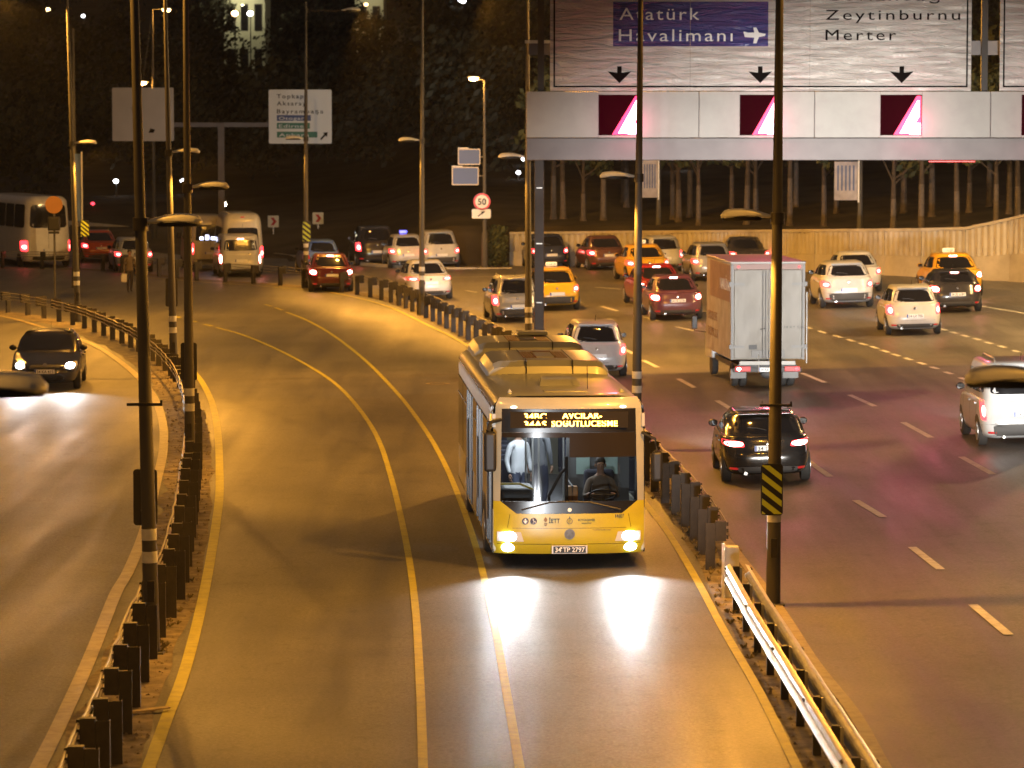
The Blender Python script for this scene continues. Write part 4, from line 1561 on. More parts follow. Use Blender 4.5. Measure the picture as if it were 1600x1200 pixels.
class Shell:
    """a smooth shell of stacked rounded plan outlines: keys (z, y_rear, y_front, half_width)"""

    def __init__(self, keys, n=5.0, drop=0.0, drop_from=0.3, crown=0.03):
        self.k, self.n, self.drop, self.dfrom, self.crown = keys, n, drop, drop_from, crown
        self.z0, self.z1 = keys[0][0], keys[-1][0]

    def key(self, v):
        k = self.k
        t = max(0.0, min(1.0, v)) * (len(k) - 1)
        i = min(int(t), len(k) - 2)
        f = t - i
        p0, p1, p2, p3 = k[max(i - 1, 0)], k[i], k[i + 1], k[min(i + 2, len(k) - 1)]
        return [0.5 * (2 * b + (c - a) * f + (2 * a - 5 * b + 4 * c - d) * f * f + (3 * b - a - 3 * c + d) * f ** 3) for a, b, c, d in zip(p0, p1, p2, p3)]

    def v_of(self, z):
        lo, hi = 0.0, 1.0
        for _ in range(22):
            m = (lo + hi) / 2
            if self.key(m)[0] < z:
                lo = m
            else:
                hi = m
        return (lo + hi) / 2

    def lower(self, z, y, yf):
        if not self.drop:
            return z
        t = (y / yf - self.dfrom) / (1 - self.dfrom)
        t = max(0.0, min(1.0, t))
        t = t * t * (3 - 2 * t) * 0.6 + 0.4 * t
        f = (z - self.z0) / (self.z1 - self.z0)
        return z - self.drop * t * f * f

    def pt(self, u, v):
        z, yr, yf, w = self.key(v)
        c, s = spow(math.cos(u), 2 / self.n), spow(math.sin(u), 2 / self.n)
        y = s * yf if s > 0 else -s * yr
        return Vector((c * w, y, self.lower(z, y, yf)))

    def build(self, name, material, parent, nu=56, nv=20, bevel=0):
        mb = MB()
        us = []
        for k in range(nu):                       # even spacing round the outline rather than in the parameter
            a = 2 * PI * k / nu
            us.append(math.atan2(spow(math.sin(a), self.n / 2 * 0.55 + .45), spow(math.cos(a), self.n / 2 * 0.55 + .45)))
        rings = [[self.pt(u, v / nv) for u in us] for v in range(nv + 1)]
        top = rings[-1]
        yf = self.k[-1][2]
        for s in (0.93, 0.8, 0.55, 0.25, 0.02):
            yc = (self.k[-1][1] + self.k[-1][2]) / 2
            ring = []
            for p in top:
                q = Vector((p.x * s, yc + (p.y - yc) * s, 0))
                q.z = self.lower(self.z1, q.y, yf) + self.crown * (1 - s * s)
                ring.append(q)
            rings.append(ring)
        mb.loft(rings, True)
        return mb.build(name, material, parent, smooth=48)

    def rear(self, x, z, off=0.0):
        kz, yr, yf, w = self.key(self.v_of(z))
        c = max(-0.9995, min(0.9995, x / w))
        return Vector((x, yr * (1 - abs(c) ** self.n) ** (1 / self.n) - off, z))

    def front(self, x, z, off=0.0):
        best = None
        lo, hi = 0.0, 1.0
        for _ in range(20):                        # the nose is lowered, so search the height there
            m = (lo + hi) / 2
            kz, yr, yf, w = self.key(m)
            c = max(-0.9995, min(0.9995, x / w))
            y = yf * (1 - abs(c) ** self.n) ** (1 / self.n)
            if self.lower(kz, y, yf) < z:
                lo = m
            else:
                hi = m
        return Vector((x, y + off, z))

    def side(self, sg, y, z, off=0.0):
        kz, yr, yf, w = self.key(self.v_of(z))
        s = max(-0.9995, min(0.9995, y / (yf if y > 0 else -yr)))
        return Vector((sg * (w * (1 - abs(s) ** self.n) ** (1 / self.n) + off), y, z))


def patch(fn, outline, off, mat_, name, parent, rings=3, skirt=0.012, smooth=40):
    n = len(outline)
    ca = sum(p[0] for p in outline) / n
    cb = sum(p[1] for p in outline) / n
    R_ = []
    for t in [1.0 - k / rings for k in range(rings)] + [0.04]:
        R_.append([fn(ca + (a - ca) * t, cb + (b - cb) * t, off) for a, b in outline])
    edge = [fn(a, b, off - skirt) for a, b in outline]
    mb = MB().loft([edge] + R_, False)
    mb.add(R_[-1], [tuple(range(n))])
    return mb.build(name, mat_, parent, smooth=smooth)


def rounded(poly, r=0.25, n=3, sub=4):
    """round the corners of an outline and subdivide its edges so that it can follow a curved shell"""
    out = []
    m = len(poly)
    for i in range(m):
        p, a, b = Vector(poly[i]), Vector(poly[i - 1]), Vector(poly[(i + 1) % m])
        p0, p1 = p.lerp(a, r), p.lerp(b, r)
        for k in range(n + 1):
            t = k / n
            out.append(tuple((p0.lerp(p, t)).lerp(p.lerp(p1, t), t)))
        nxt0 = b.lerp(p, r)
        for k in range(1, sub):
            out.append(tuple(p1.lerp(nxt0, k / sub)))
    return [(q[0], q[1]) for q in out]


def car_paint(name, c, rough=0.28, metal=0.0):
    return mat('paint_' + name, c, rough, metal, 0.5, coat=0.6, noise=0.05, nscale=1.5, dirt=(0.12, 0.10, 0.08), dscale=1.6, damount=0.22)


PAINT = {
    'white': car_paint('white', (0.52, 0.53, 0.54)), 'black': car_paint('black', (0.012, 0.012, 0.013), 0.2),
    'silver': car_paint('silver', (0.40, 0.40, 0.40), 0.32, 0.35), 'yellow': car_paint('yellow', (0.72, 0.40, 0.02)),
    'red': car_paint('red', (0.24, 0.010, 0.012)), 'brake_glow_red': car_paint('brake_glow_red', (0.10, 0.007, 0.010)), 'coachwhite': car_paint('coachwhite', (0.78, 0.76, 0.70)), 'plum': car_paint('plum', (0.11, 0.035, 0.06)), 'brown': car_paint('brown', (0.13, 0.055, 0.045), 0.3, 0.2),  # plum and the darkest red carry brake glow in the colour
    'navy': car_paint('navy', (0.035, 0.045, 0.085), 0.25, 0.2), 'steelblue': car_paint('steelblue', (0.10, 0.12, 0.25), 0.28, 0.3),
    'darkgrey': car_paint('darkgrey', (0.03, 0.028, 0.03), 0.22), 'orange': car_paint('orange', (0.50, 0.09, 0.03)),
    'cream': car_paint('cream', (0.66, 0.60, 0.42)), 'blue': car_paint('blue', (0.10, 0.18, 0.42))}
M_TAILOFF = mat('tail_lens', (0.28, 0.012, 0.015), 0.25, coat=0.6, emit=(1, 0.03, 0.03), estr=0.35)
M_TAILON = mat('tail_lens_lit', (0.5, 0.03, 0.03), 0.3, emit=(1.0, 0.03, 0.04), estr=6.0)
M_TAILHOT = mat('brake_glow', (0.9, 0.4, 0.35), 0.3, emit=(1.0, 0.36, 0.30), estr=30.0)
M_TAILDIM = mat('tail_glow', (0.9, 0.4, 0.35), 0.3, emit=(1.0, 0.25, 0.19), estr=11.0)
M_HEADLIT = mat('headlight_glow', (1, 1, 1), 0.3, emit=(0.95, 0.97, 1.0), estr=60.0)
M_HEADOFF = mat('headlight_glass', (0.55, 0.55, 0.55), 0.12, coat=0.5)
M_TRIM = mat('grey_bumper_plastic', (0.055, 0.053, 0.052), 0.6)
M_INDIC = mat('amber_lens', (0.55, 0.20, 0.02), 0.3)


def plate(parent, loc, rz, body=None, w=0.52, h=0.112, lit=True, dark=False):
    p = MB().box(-w / 2, w / 2, -0.006, 0.004, -h / 2, h / 2).build('number_plate', M_PLATE if not dark else M_INK, parent, smooth=0, bevel=0.002)
    p.location = loc
    p.rotation_euler = (0, 0, rz)
    if not dark:
        MB().box(-w / 2 + 0.002, -w / 2 + 0.045, -0.009, -0.0065, -h / 2 + .003, h / 2 - .003).build('blue_strip', M_PLATEBLUE, p, smooth=0)
    if body:
        fit_text('lettering', body, M_INK if not dark else M_PLATE, p, -w / 2 + (0.065 if not dark else 0.03), -h * .36, -0.010, h * .72, w * (0.80 if not dark else 0.88), 0.002, 0.006)
    return p


def wheel_parts(root, b, ya, yb, r=0.31, tw=0.19, material=None):
    tyre = MB().lathe([(r * .62, 0), (r * .93, 0.004), (r, 0.03), (r, tw - .03), (r * .93, tw - .004), (r * .62, tw)], 24, 'x').mesh('wheel', M_RUBBER, 40)
    mb = MB().lathe([(r * .60, 0.012), (r * .64, 0.0), (r * .64, -0.012), (r * .52, -0.010), (r * .50, 0.02), (r * .16, 0.006), (0.004, 0.0)], 24, 'x')
    for k in range(5):
        a = k * 2 * PI / 5
        rot = Matrix.Rotation(a, 3, 'X')
        mb.box(-0.012, 0.012, -0.032, 0.032, r * .14, r * .54, rot=rot)
    rim = mb.mesh('rim', M_RIM, 40)
    for y in (ya, yb):
        for sg in (-1, 1):
            o = from_mesh('wheel', tyre, root, (sg * (b - tw - .005) if sg > 0 else -b + .005, y, r))
            k = from_mesh('rim', rim, o, (0.0, 0, 0) if sg < 0 else (tw, 0, 0), 0 if sg < 0 else PI)


STYLES = {
    #          L,    W,    H,    belt, cabin rear inset low, high, windscreen base, roof front, n_body, n_cab
    'hatch': dict(L=3.98, W=1.70, H=1.48, zb=0.93, r0=0.17, r1=0.50, ws=0.98, rf=0.02, kind='hatch'),
    'sport': dict(L=4.28, W=1.785, H=1.43, zb=0.93, r0=0.15, r1=0.78, ws=0.85, rf=0.05, kind='hatch'),
    'sedan': dict(L=4.45, W=1.76, H=1.45, zb=0.93, r0=0.62, r1=1.32, ws=0.95, rf=0.02, kind='sedan'),
    'suv': dict(L=4.45, W=1.82, H=1.66, zb=1.02, r0=0.13, r1=0.38, ws=1.05, rf=0.10, kind='hatch'),
    'van': dict(L=4.15, W=1.83, H=1.80, zb=1.02, r0=0.10, r1=0.20, ws=1.25, rf=0.25, kind='van'),
}


def car(name, label, cat, style, paint, px, py, rz_deg, lit=1, plate_text=None, group='cars driving away on the right road', tail='corner', taxi=False,
        away=True, scale=1.05, third=True, rails=False, heads=False, low_trim=False, up=True, police=False, emblem=True, beam=0, over=None):
    S = dict(STYLES[style], **(over or {}))
    a, b, H, zb = S['L'] / 2, S['W'] / 2, S['H'], S['zb']
    P = PAINT[paint]
    rz = R(rz_deg)
    fwd = Vector((-math.sin(rz), math.cos(rz), 0))
    c = at(px, py) if up else at_flat(px, py)
    pos = c + fwd * ((a - 0.80) * scale * (1 if away else -1) * (1 if away else -1)) if away else c + fwd * (-(a - 0.85)) * scale
    root = thing(name, label, cat, (pos.x, pos.y, gz(pos.x, pos.y)), rz, group, scale)
    slope = 0.0
    if pos.x > barrier_x(pos.y) + 2:
        root.rotation_euler.y = -R(1.4)
    body = Shell([(0.19, -a + .22, a - .22, b - .13), (0.27, -a + .06, a - .07, b - .05), (0.42, -a + .005, a - .005, b - .012), (0.58, -a, a - .01, b),
                  (0.72, -a + .055, a - .07, b - .006), (zb - .09, -a + .095, a - .20, b - .022), (zb - .02, -a + .125, a - .34, b - .040), (zb, -a + .155, a - .40, b - .062)],
                 5.2 if style != 'van' else 7.0, drop=0.20 if style != 'van' else 0.10, drop_from=0.34, crown=0.025)
    body.build('body', P, root)
    r0, r1, ws, rf = S['r0'], S['r1'], S['ws'], S['rf']
    cab = Shell([(zb - .04, -a + r0 - .02, ws, b - .055), (zb + .05, -a + r0 + (r1 - r0) * .13, ws - .14, b - .078), (zb + (H - zb) * .55, -a + r0 + (r1 - r0) * .62, rf + (ws - rf) * .36, b - .155),
                 (H - .10, -a + r1 - .04, rf + .02, b - .245), (H - .035, -a + r1 + .05, rf - .12, b - .29), (H - .008, -a + r1 + .20, rf - .30, b - .37)] if style != 'van' else
                [(zb - .04, -a + r0, ws, b - .05), (zb + .05, -a + r0 + .02, ws - .12, b - .06), (zb + (H - zb) * .5, -a + r0 + .05, ws - .55, b - .09),
                 (H - .12, -a + r1 - .02, rf + .05, b - .13), (H - .04, -a + r1 + .03, rf - .1, b - .17), (H - .008, -a + r1 + .16, rf - .3, b - .26)],
                5.0 if style != 'van' else 8.0, crown=0.02)
    cab.build('cabin', P, root, 56, 16)
    # glazing
    zl, zh = zb + .045, H - .115
    wl, wh = cab.key(cab.v_of(zl))[3], cab.key(cab.v_of(zh))[3]
    ev = 0.86
    if style == 'van':
        zl = zb + 0.10
        zh = H - .22
    patch(cab.rear, rounded([(-wl * .84, zl), (wl * .84, zl), (wh * .83, zh), (-wh * .83, zh)], .16), 0.006, M_GLASS, 'rear_window', root, 5)
    patch(cab.front, rounded([(-wl * .86, zl - .01), (wl * .86, zl - .01), (wh * .84, zh + .02), (-wh * .84, zh + .02)], .12), 0.006, M_GLASS, 'windscreen', root, 5)
    yr_l, yr_h = cab.key(cab.v_of(zl))[1], cab.key(cab.v_of(zh))[1]
    yf_l, yf_h = cab.key(cab.v_of(zl))[2], cab.key(cab.v_of(zh))[2]
    for sg in (-1, 1):
        ym = -0.18
        fnl = lambda y, z, off, sg=sg: cab.side(sg, y, z, off)
        patch(fnl, rounded([(ym + .05, zl), (yf_l * .80, zl), (yf_h * 0.9 - .08, zh), (ym + .05, zh)], .10), 0.006, M_GLASS, 'front_side_window', root, 3)
        patch(fnl, rounded([(yr_l * .86 + (.12 if S['kind'] == 'sedan' else 0), zl + .02), (ym - .05, zl), (ym - .05, zh), (yr_h * .84 + .05, zh)], .12), 0.006, M_GLASS, 'rear_side_window', root, 3)
        # door seams, handle and mirror
        fb = lambda y, z, off, sg=sg: body.side(sg, y, z, off)
        for yy in (ym, ym + 1.05, ym - 0.95):
            patch(fb, [(yy - .006, .30), (yy + .006, .30), (yy + .006, zb - .06), (yy - .006, zb - .06)], 0.002, M_BLACK, 'door_seam', root, 2)
        for yy in (ym + .12, ym - .75):
            q = body.side(sg, yy, zb - .14, 0.012)
            MB().box(-0.02, 0.015, -.09, .09, -.018, .018, loc=q).build('door_handle', P, root, bevel=0.006)
        q = cab.side(sg, ws - .42, zb + .06, 0.0)
        m_ = MB()
        m_.ball((0, 0, 0), 0.10, 0.075, 0.075, 12, 8)
        mo = m_.build('mirror', M_BLACK if paint not in ('yellow', 'red') else P, root)
        mo.location = (q.x + sg * .12, q.y, q.z + .02)
        MB().box(-0.075, 0.075, -0.082, -0.066, -0.05, 0.05).build('mirror_glass', M_GLASS, mo, smooth=0)
        # dark wheel arches
        for yy in (-a + .80, a - .85):
            out = [(yy + .355 * math.cos(k * PI / 10), max(.20, .31 + .355 * math.sin(k * PI / 10))) for k in range(11)] + [(yy - .355, .21), (yy + .355, .21)]
            patch(fb, out, 0.003, M_BLACK, 'wheel_arch', root, 2)
    wheel_parts(root, b - .004, -a + .80, a - .85)
    # lower dark bumper strip and underside
    if low_trim:
        patch(body.rear, rounded([(-b * .93, .25), (b * .93, .25), (b * .955, .50), (-b * .955, .50)], .08, 3, 14), 0.012, M_TRIM, 'bumper', root, 4)
    else:
        patch(body.rear, rounded([(-b * .62, .225), (b * .62, .225), (b * .70, .36), (-b * .70, .36)], .2, 3, 10), 0.008, M_TRIM, 'diffuser', root, 3)
    patch(body.rear, [(-b * .70, zb - .50 + .006), (b * .70, zb - .50 + .006), (b * .70, zb - .50 - .004), (-b * .70, zb - .50 - .004)], 0.003, M_BLACK, 'hatch_seam', root, 2)
    for sg in (-1, 1):
        patch(body.rear, rounded([(sg * b * .84, .30), (sg * b * .66, .30), (sg * b * .66, .345), (sg * b * .84, .345)], .2), 0.008, M_TAILOFF, 'reflector', root, 1)
    ex = MB().lathe([(0.035, 0), (0.035, .12), (0.028, .12), (0.028, .02), (0.01, .02)], 10, 'y', (-b * .5, -a - .01, .235))
    ex.build('exhaust', M_CHROME, root)
    # tail lights
    hot = M_TAILHOT if lit >= 2 else M_TAILDIM
    for sg in (-1, 1):
        if tail == 'corner':
            z0, z1, xi = .66, .88, .66
        elif tail == 'slim':
            z0, z1, xi = .74, .88, .50
        elif tail == 'tall':
            z0, z1, xi = .62, zb + .02, .74
        elif tail == 'post':
            z0, z1, xi = .56, zb + .05, .86
        xo = .965
        fr = body.rear
        ol = rounded([(sg * b * xo, z0 + .03), (sg * b * xi, z0 + .01), (sg * b * (xi + .05), z1 - .02), (sg * b * (xo - .01), min(z1, zb - .05))], .22)
        tl = patch(fr, ol, 0.009, M_TAILON if lit else M_TAILOFF, 'tail_light', root, 3)
        if lit:
            cx = sg * b * (xi + xo) / 2
            cz = (z0 + min(z1, zb - .05)) / 2
            rw = b * (xo - xi) * (.42 if lit >= 2 else .30)
            rh = (z1 - z0) * (.36 if lit >= 2 else .24)
            patch(fr, [(cx + rw * math.cos(k * PI / 8), cz + rh * math.sin(k * PI / 8)) for k in range(16)], 0.014, hot, 'bulb', tl, 2)
    if third:
        zt = zh + .035
        tl = patch(cab.rear, [(-.13, zt - .014), (.13, zt - .014), (.13, zt + .014), (-.13, zt + .014)], 0.012, M_TAILHOT if lit >= 2 else M_TAILOFF, 'third_brake_light', root, 2)
    # spoiler lip
    if S['kind'] == 'hatch':
        y_ = cab.key(cab.v_of(H - .06))[1]
        MB().prism([(y_ + .06, H - .035), (y_ - .10, H - .055), (y_ - .10, H - .075), (y_ + .03, H - .085)], -wh * .80, wh * .80, 'x').build('spoiler', P, root, bevel=0.008)
        q = cab.rear(0, zl + .06, 0.02)
        MB().tube([q, cab.rear(-.18, zl + .10, .018), cab.rear(-.36, zl + .11, .016)], 0.010, 5).build('wiper', M_BLACK, root)
    if emblem:
        q = body.rear(0, zb - .14, 0.012) if S['kind'] != 'van' else body.rear(.35, zb - .04, .012)
        MB().lathe([(0.045, 0.0), (0.040, -0.012), (0.03, -0.008), (0.004, -0.008)], 14, 'y', q).build('emblem', M_CHROME, root)
    # plate
    zp = .60 if S['kind'] != 'sedan' else .66
    if style == 'sport':
        zp = .72
    q = body.rear(0, zp, 0.014)
    if style == 'van':
        q = body.rear(.02, .70, .014)
    plate(root, q, 0, plate_text)
    q = cab.pt(-PI / 2, 1.0)
    MB().tube([(0, q.y + .25, H), (0, q.y + .12, H + .16)], 0.006, 5).build('antenna', M_BLACK, root)
    if rails:
        for sg in (-1, 1):
            MB().tube([(sg * (b - .34), -a + r1 + .15, H - .01), (sg * (b - .34), -a + r1 + .25, H + .06), (sg * (b - .34), rf - .35, H + .06), (sg * (b - .34), rf - .2, H - .01)], 0.018, 6).build('roof_rail', M_STEEL, root)
    if taxi:
        bx = MB().box(-.20, .20, -.07, .07, H + .01, H + .15)
        bo = bx.build('roof_sign', mat('taxi_sign_white', (0.8, 0.75, 0.55), 0.4, emit=(1, .85, .5), estr=0.5), root, bevel=0.03)
        fit_text('lettering', 'TAKSİ', M_INK, bo, -.16, H + .05, -.074, .06, .32, 0.002)
    if police:
        MB().box(-.16, .16, -.08, .08, H + .02, H + .14).build('light_bar', mat('blue_beacon', (0.05, 0.05, 0.5), 0.3, emit=(.15, .15, 1), estr=4), root, bevel=0.03)
    if beam:
        lamp('headlight_beam', 'SPOT', (0, a - .02, .66), beam, COOL, root, 0.10, angle=R(40), blend=0.9, aim=(0.4, a + 24, .9))
    # front: grille, headlights
    for sg in (-1, 1):
        ol = rounded([(sg * b * .93, .62), (sg * b * .52, .56), (sg * b * .60, .70), (sg * b * .90, .745)], .2)
        hl = patch(body.front, ol, 0.008, M_HEADOFF, 'headlight', root, 3)
        if heads:
            for cx, r_ in ((.72, .072),):
                patch(body.front, [(sg * b * cx + r_ * 1.6 * math.cos(k * PI / 8), .645 + r_ * math.sin(k * PI / 8)) for k in range(16)], 0.014, M_HEADLIT, 'bulb', hl, 2)
    patch(body.front, rounded([(-b * .55, .30), (b * .55, .30), (b * .48, .42), (-b * .48, .42)], .2), 0.006, M_BLACK, 'lower_grille', root, 3)
    patch(body.front, rounded([(-b * .46, .56), (b * .46, .56), (b * .42, .67), (-b * .42, .67)], .2), 0.006, M_BLACK, 'grille', root, 3)
    if heads:
        q = body.front(0, .50, .012)
        plate(root, q, PI, plate_text)
        q = body.front(0, .66, .016)
        MB().lathe([(0.06, 0.0), (0.055, 0.012), (0.01, 0.012)], 14, 'y', q).build('emblem', M_CHROME, root)
    return root


AWAY = 'cars driving away on the right road'
car('dark_hatchback', 'shiny black hatchback with lit slim tail lights, partly behind the striped plate post', 'car', 'sport', 'black', 1196, 751, 0.4, 2, '34 DJ 03', over=dict(H=1.40, zb=.95, r1=.92), tail='slim', third=False, scale=1.03, beam=9000)
car('white_hatchback', 'white hatchback half hidden behind the bus roof, its right tail light lit', 'car', 'hatch', 'white', 930, 588, 2.0, 1, None, over=dict(r1=.40, H=1.50), tail='tall', third=False, beam=3500)
car('white_hatchback', 'small white hatchback with teardrop tail lights in the middle lane, nearest of the white cars', 'car', 'hatch', 'white', 1426, 522, 0.3, 1, '34 LV 705', over=dict(r1=.52, zb=.97, H=1.49), tail='tall', third=False, beam=3500)
car('white_hatchback', 'white hatchback with grey lower bumper just right of the box truck', 'car', 'hatch', 'white', 1322, 480, 2.8, 1, None, over=dict(r1=.64, zb=.99, W=1.74), tail='corner', third=False, low_trim=True, scale=1.12)
car('white_saloon', 'white saloon half hidden behind the hatchback right of the box truck', 'car', 'sedan', 'white', 1340, 456, 2.6, 1, None, tail='corner', third=False)
car('dark_hatchback', 'dark plum hatchback with glowing brake lights in front of the far right taxi', 'car', 'hatch', 'darkgrey', 1492, 487, 0.0, 2, '34 ZE 6189', over=dict(r1=.78, zb=.94, H=1.36), tail='corner', scale=1.08)
car('yellow_taxi', 'yellow taxi at far right near the wall, its brake lights glowing', 'taxi', 'sedan', 'yellow', 1494, 464, 3.0, 2, None, taxi=True, tail='corner', scale=1.10)
car('blue_saloon', 'blue-grey saloon with bright brake lights, red glow painted in, beside the box truck', 'car', 'sedan', 'plum', 1056, 499, 3.5, 2, '34 FK 2170', tail='corner')
car('red_car', 'red car with brake lights, just ahead of the plum saloon', 'car', 'sedan', 'red', 1030, 478, 6.0, 2, None, tail='corner')
car('yellow_taxi', 'yellow taxi behind the second right lamp post, ahead of the red car', 'taxi', 'sedan', 'yellow', 1011, 441, 7.0, 1, None, taxi=True, tail='corner', third=False)
car('white_hatchback', 'white hatchback seen above the yellow taxi, close to the wall', 'car', 'hatch', 'white', 1036, 424, 6.0, 1, None, over=dict(r1=.36, H=1.52), tail='tall', third=False)
car('brown_saloon', 'dull red-brown saloon with dull bumper alone near the ribbed wall', 'car', 'sedan', 'brown', 948, 421, 8.5, 1, None, tail='corner', third=False)
car('navy_hatchback', 'dark blue-grey car seen behind the gantry column near the wall', 'car', 'hatch', 'navy', 858, 418, 8.5, 1, None, over=dict(r1=.60), tail='corner', third=False)
car('yellow_taxi', 'yellow taxi half hidden by the gantry column', 'taxi', 'hatch', 'yellow', 868, 484, 5.0, 1, None, taxi=True, tail='corner', third=False, low_trim=True, scale=1.05)
car('silver_estate', 'silver estate car with roof rails left of the gantry column', 'car', 'suv', 'silver', 806, 502, 6.0, 1, None, rails=True, tail='tall', third=False, low_trim=True, scale=0.96, beam=3500)
car('white_saloon', 'white saloon with bright lower bumper behind the row of posts, left of the gantry', 'car', 'sedan', 'white', 670, 468, 9.3, 1, None, tail='slim', third=False, beam=3500)
car('red_lit_car', 'dark car with three brake lights, their red glow in its paint, behind the posts', 'car', 'sedan', 'brake_glow_red', 517, 455, 6.0, 2, None, tail='corner')
car('blue_car', 'pale blue car roof and window seen just above the red braking car', 'car', 'hatch', 'blue', 502, 428, 10.0, 0, None, tail='corner', third=False)
car('dark_suv', 'tall dark off-roader with high red lights left of the white patrol car', 'car', 'suv', 'darkgrey', 588, 414, 8.0, 1, None, tail='tall', third=False, scale=1.12)
car('white_patrol_car', 'white car with a small blue roof light between the dark off-roader and the lamp post', 'car', 'hatch', 'white', 636, 418, 8.0, 1, None, tail='corner', third=False, police=True)
car('white_suv', 'white off-roader right of the lamp post, ahead of the white saloon', 'car', 'suv', 'white', 687, 418, 9.0, 1, None, tail='corner', third=False, low_trim=True)
car('white_small_van', 'small white van with lit brake lights in front of the tall minibus', 'van', 'van', 'white', 374, 432, 9.5, 2, None, tail='post', up=False)
car('orange_car', 'orange-red car with white lit lamps behind the far left posts', 'car', 'sedan', 'orange', 156, 409, 12.0, 1, None, tail='corner', third=False, up=False)
car('silver_car', 'bright silver car behind the walking person at far left', 'car', 'hatch', 'white', 208, 424, 12.0, 1, None, tail='corner', third=False, up=False)
car('silver_car', 'silver car roof showing left of the box truck', 'car', 'hatch', 'silver', 1112, 438, 5.0, 1, None, tail='corner', third=False)
car('dark_car', 'dark car roof showing above the box truck', 'car', 'sedan', 'darkgrey', 1170, 424, 5.0, 1, None, tail='corner', third=False)
car('white_panel_van', 'white van with roof bars, black mirror and grey bumper cut by the right edge', 'van', 'van', 'white', 1594, 694, 0.6, 1, '34 EE 6820', rails=True, tail='post', third=True, low_trim=True, scale=1.05, beam=3000)
onc = car('dark_oncoming_car', 'shiny black car with white headlights coming towards us on the left road', 'car', 'sport', 'black', 73, 607, 180 + 4.0, 0, '34 KA 415', group='cars on the left road', away=False, heads=True, up=False, third=False)

# ================================================================== CITY BUS (hero)
M_BUSY = mat('bus_yellow', (0.46, 0.37, 0.018), 0.3, coat=0.5, dirt=(0.30, 0.22, 0.05), dscale=2.2, damount=0.4)
M_BUSS = mat('bus_silver', (0.34, 0.33, 0.26), 0.30, 0.0, coat=0.4, noise=0.05, dirt=(0.25, 0.21, 0.15), dscale=0.8, damount=0.35)
M_BUSROOF = mat('bus_roof_grey', (0.36, 0.39, 0.38), 0.33, 0.1, coat=0.3, dirt=(0.20, 0.17, 0.12), dscale=0.9, damount=0.5)
M_BUSGLASS = glass_mat('bus_windscreen', (0.50, 0.53, 0.54), 0.5)
M_SIDEGLASS = mat('bus_side_glass', (0.012, 0.012, 0.014), 0.06, 0, 0.9)
M_BAND = mat('black_band', (0.010, 0.009, 0.009), 0.25)
M_FLOOR = mat('bus_floor', (0.18, 0.18, 0.19), 0.7)
M_INNER = mat('bus_lining', (0.60, 0.62, 0.63), 0.6)
M_SEAT = mat('seat_fabric', (0.03, 0.033, 0.05), 0.9)
M_HANDY = mat('yellow_handrail', (0.62, 0.46, 0.06), 0.35)
M_AMBER = mat('amber_led', (1, .6, .1), 0.5, emit=(1.0, 0.50, 0.07), estr=13.0)
M_STRIP = mat('cabin_light', (1, 1, 1), 0.5, emit=COOL, estr=7.0)
M_BUSLAMP = mat('bus_lamp_glow', (1, 1, 1), 0.3, emit=(0.93, 0.96, 1.0), estr=12.0)
M_MARK = mat('marker_lamp_white', (1, .9, .7), 0.4, emit=(1, .85, .6), estr=5.0)

BL, BW, BH = 12.2, 1.27, 2.93
bus_front = at_flat(890, 893)
bdir = Vector((0.062, -0.998, 0)).normalized()
rz = math.atan2(-bdir.x, bdir.y)
bpos = bus_front - bdir * (BL / 2)
bus = thing('city_bus', 'yellow and silver city bus driving towards us, headlights on, amber destination display lit', 'bus', bpos, rz)
HF = BL / 2


def FY(x, z):
    """front face of the bus: bowed in plan, leaning back above the waist"""
    t = abs(x) / BW
    y = HF - 0.16 * t ** 2.6 - (0.05 * t ** 10)
    if z > 0.95:
        y -= 0.055 * (z - 0.95) + 0.022 * max(0, z - 2.3) ** 2
    if z < 0.6:
        y -= 0.10 * ((0.6 - z) / 0.35) ** 2
    if z > 2.72:
        y -= 1.1 * (z - 2.72) ** 1.6
    return y


def fpanel(name, mat_, zs, xl, xr, off, parent, th=0.03, nx=16):
    """panel of the front between two edges that are functions of height"""
    front, back = [], []
    for z in zs:
        a, b_ = xl(z), xr(z)
        xs_ = [a + (b_ - a) * i / nx for i in range(nx + 1)]
        front.append([(x, FY(x, z) + off, z) for x in xs_])
    mb = MB().grid(front)
    # rim for thickness
    loop = front[0] + [r_[-1] for r_ in front[1:-1]] + front[-1][::-1] + [r_[0] for r_ in front[1:-1]][::-1]
    loop2 = [(x, y - th, z) for x, y, z in loop]
    n = len(loop)
    mb.add(loop + loop2, [(k, (k + 1) % n, n + (k + 1) % n, n + k) for k in range(n)])
    return mb.build(name, mat_, parent, smooth=35)


lerp = lambda a, b_, t: a + (b_ - a) * max(0, min(1, t))
zr = lambda a, b_, n: [a + (b_ - a) * i / n for i in range(n + 1)]
# side walls: sill to roof edge, built around a dark glazed band
prof_roof = []
for k in range(13):
    a = PI * k / 12
    x = spow(math.cos(a), 0.32) * (BW - 0.0)
    z = 2.60 + spow(math.sin(a), 0.62) * 0.33
    prof_roof.append((x, z))
rf_ = MB()
rings = []
for y in (-HF, -HF + 0.06, -HF + 0.2, -2, 2, HF - 0.75, HF - 0.42):
    s = 0.0 if y > -HF + 0.1 else (0.05 if y < -HF + 0.03 else 0.015)
    rings.append([Vector((x * (1 - s), y, z - s * 0.6)) for x, z in prof_roof])
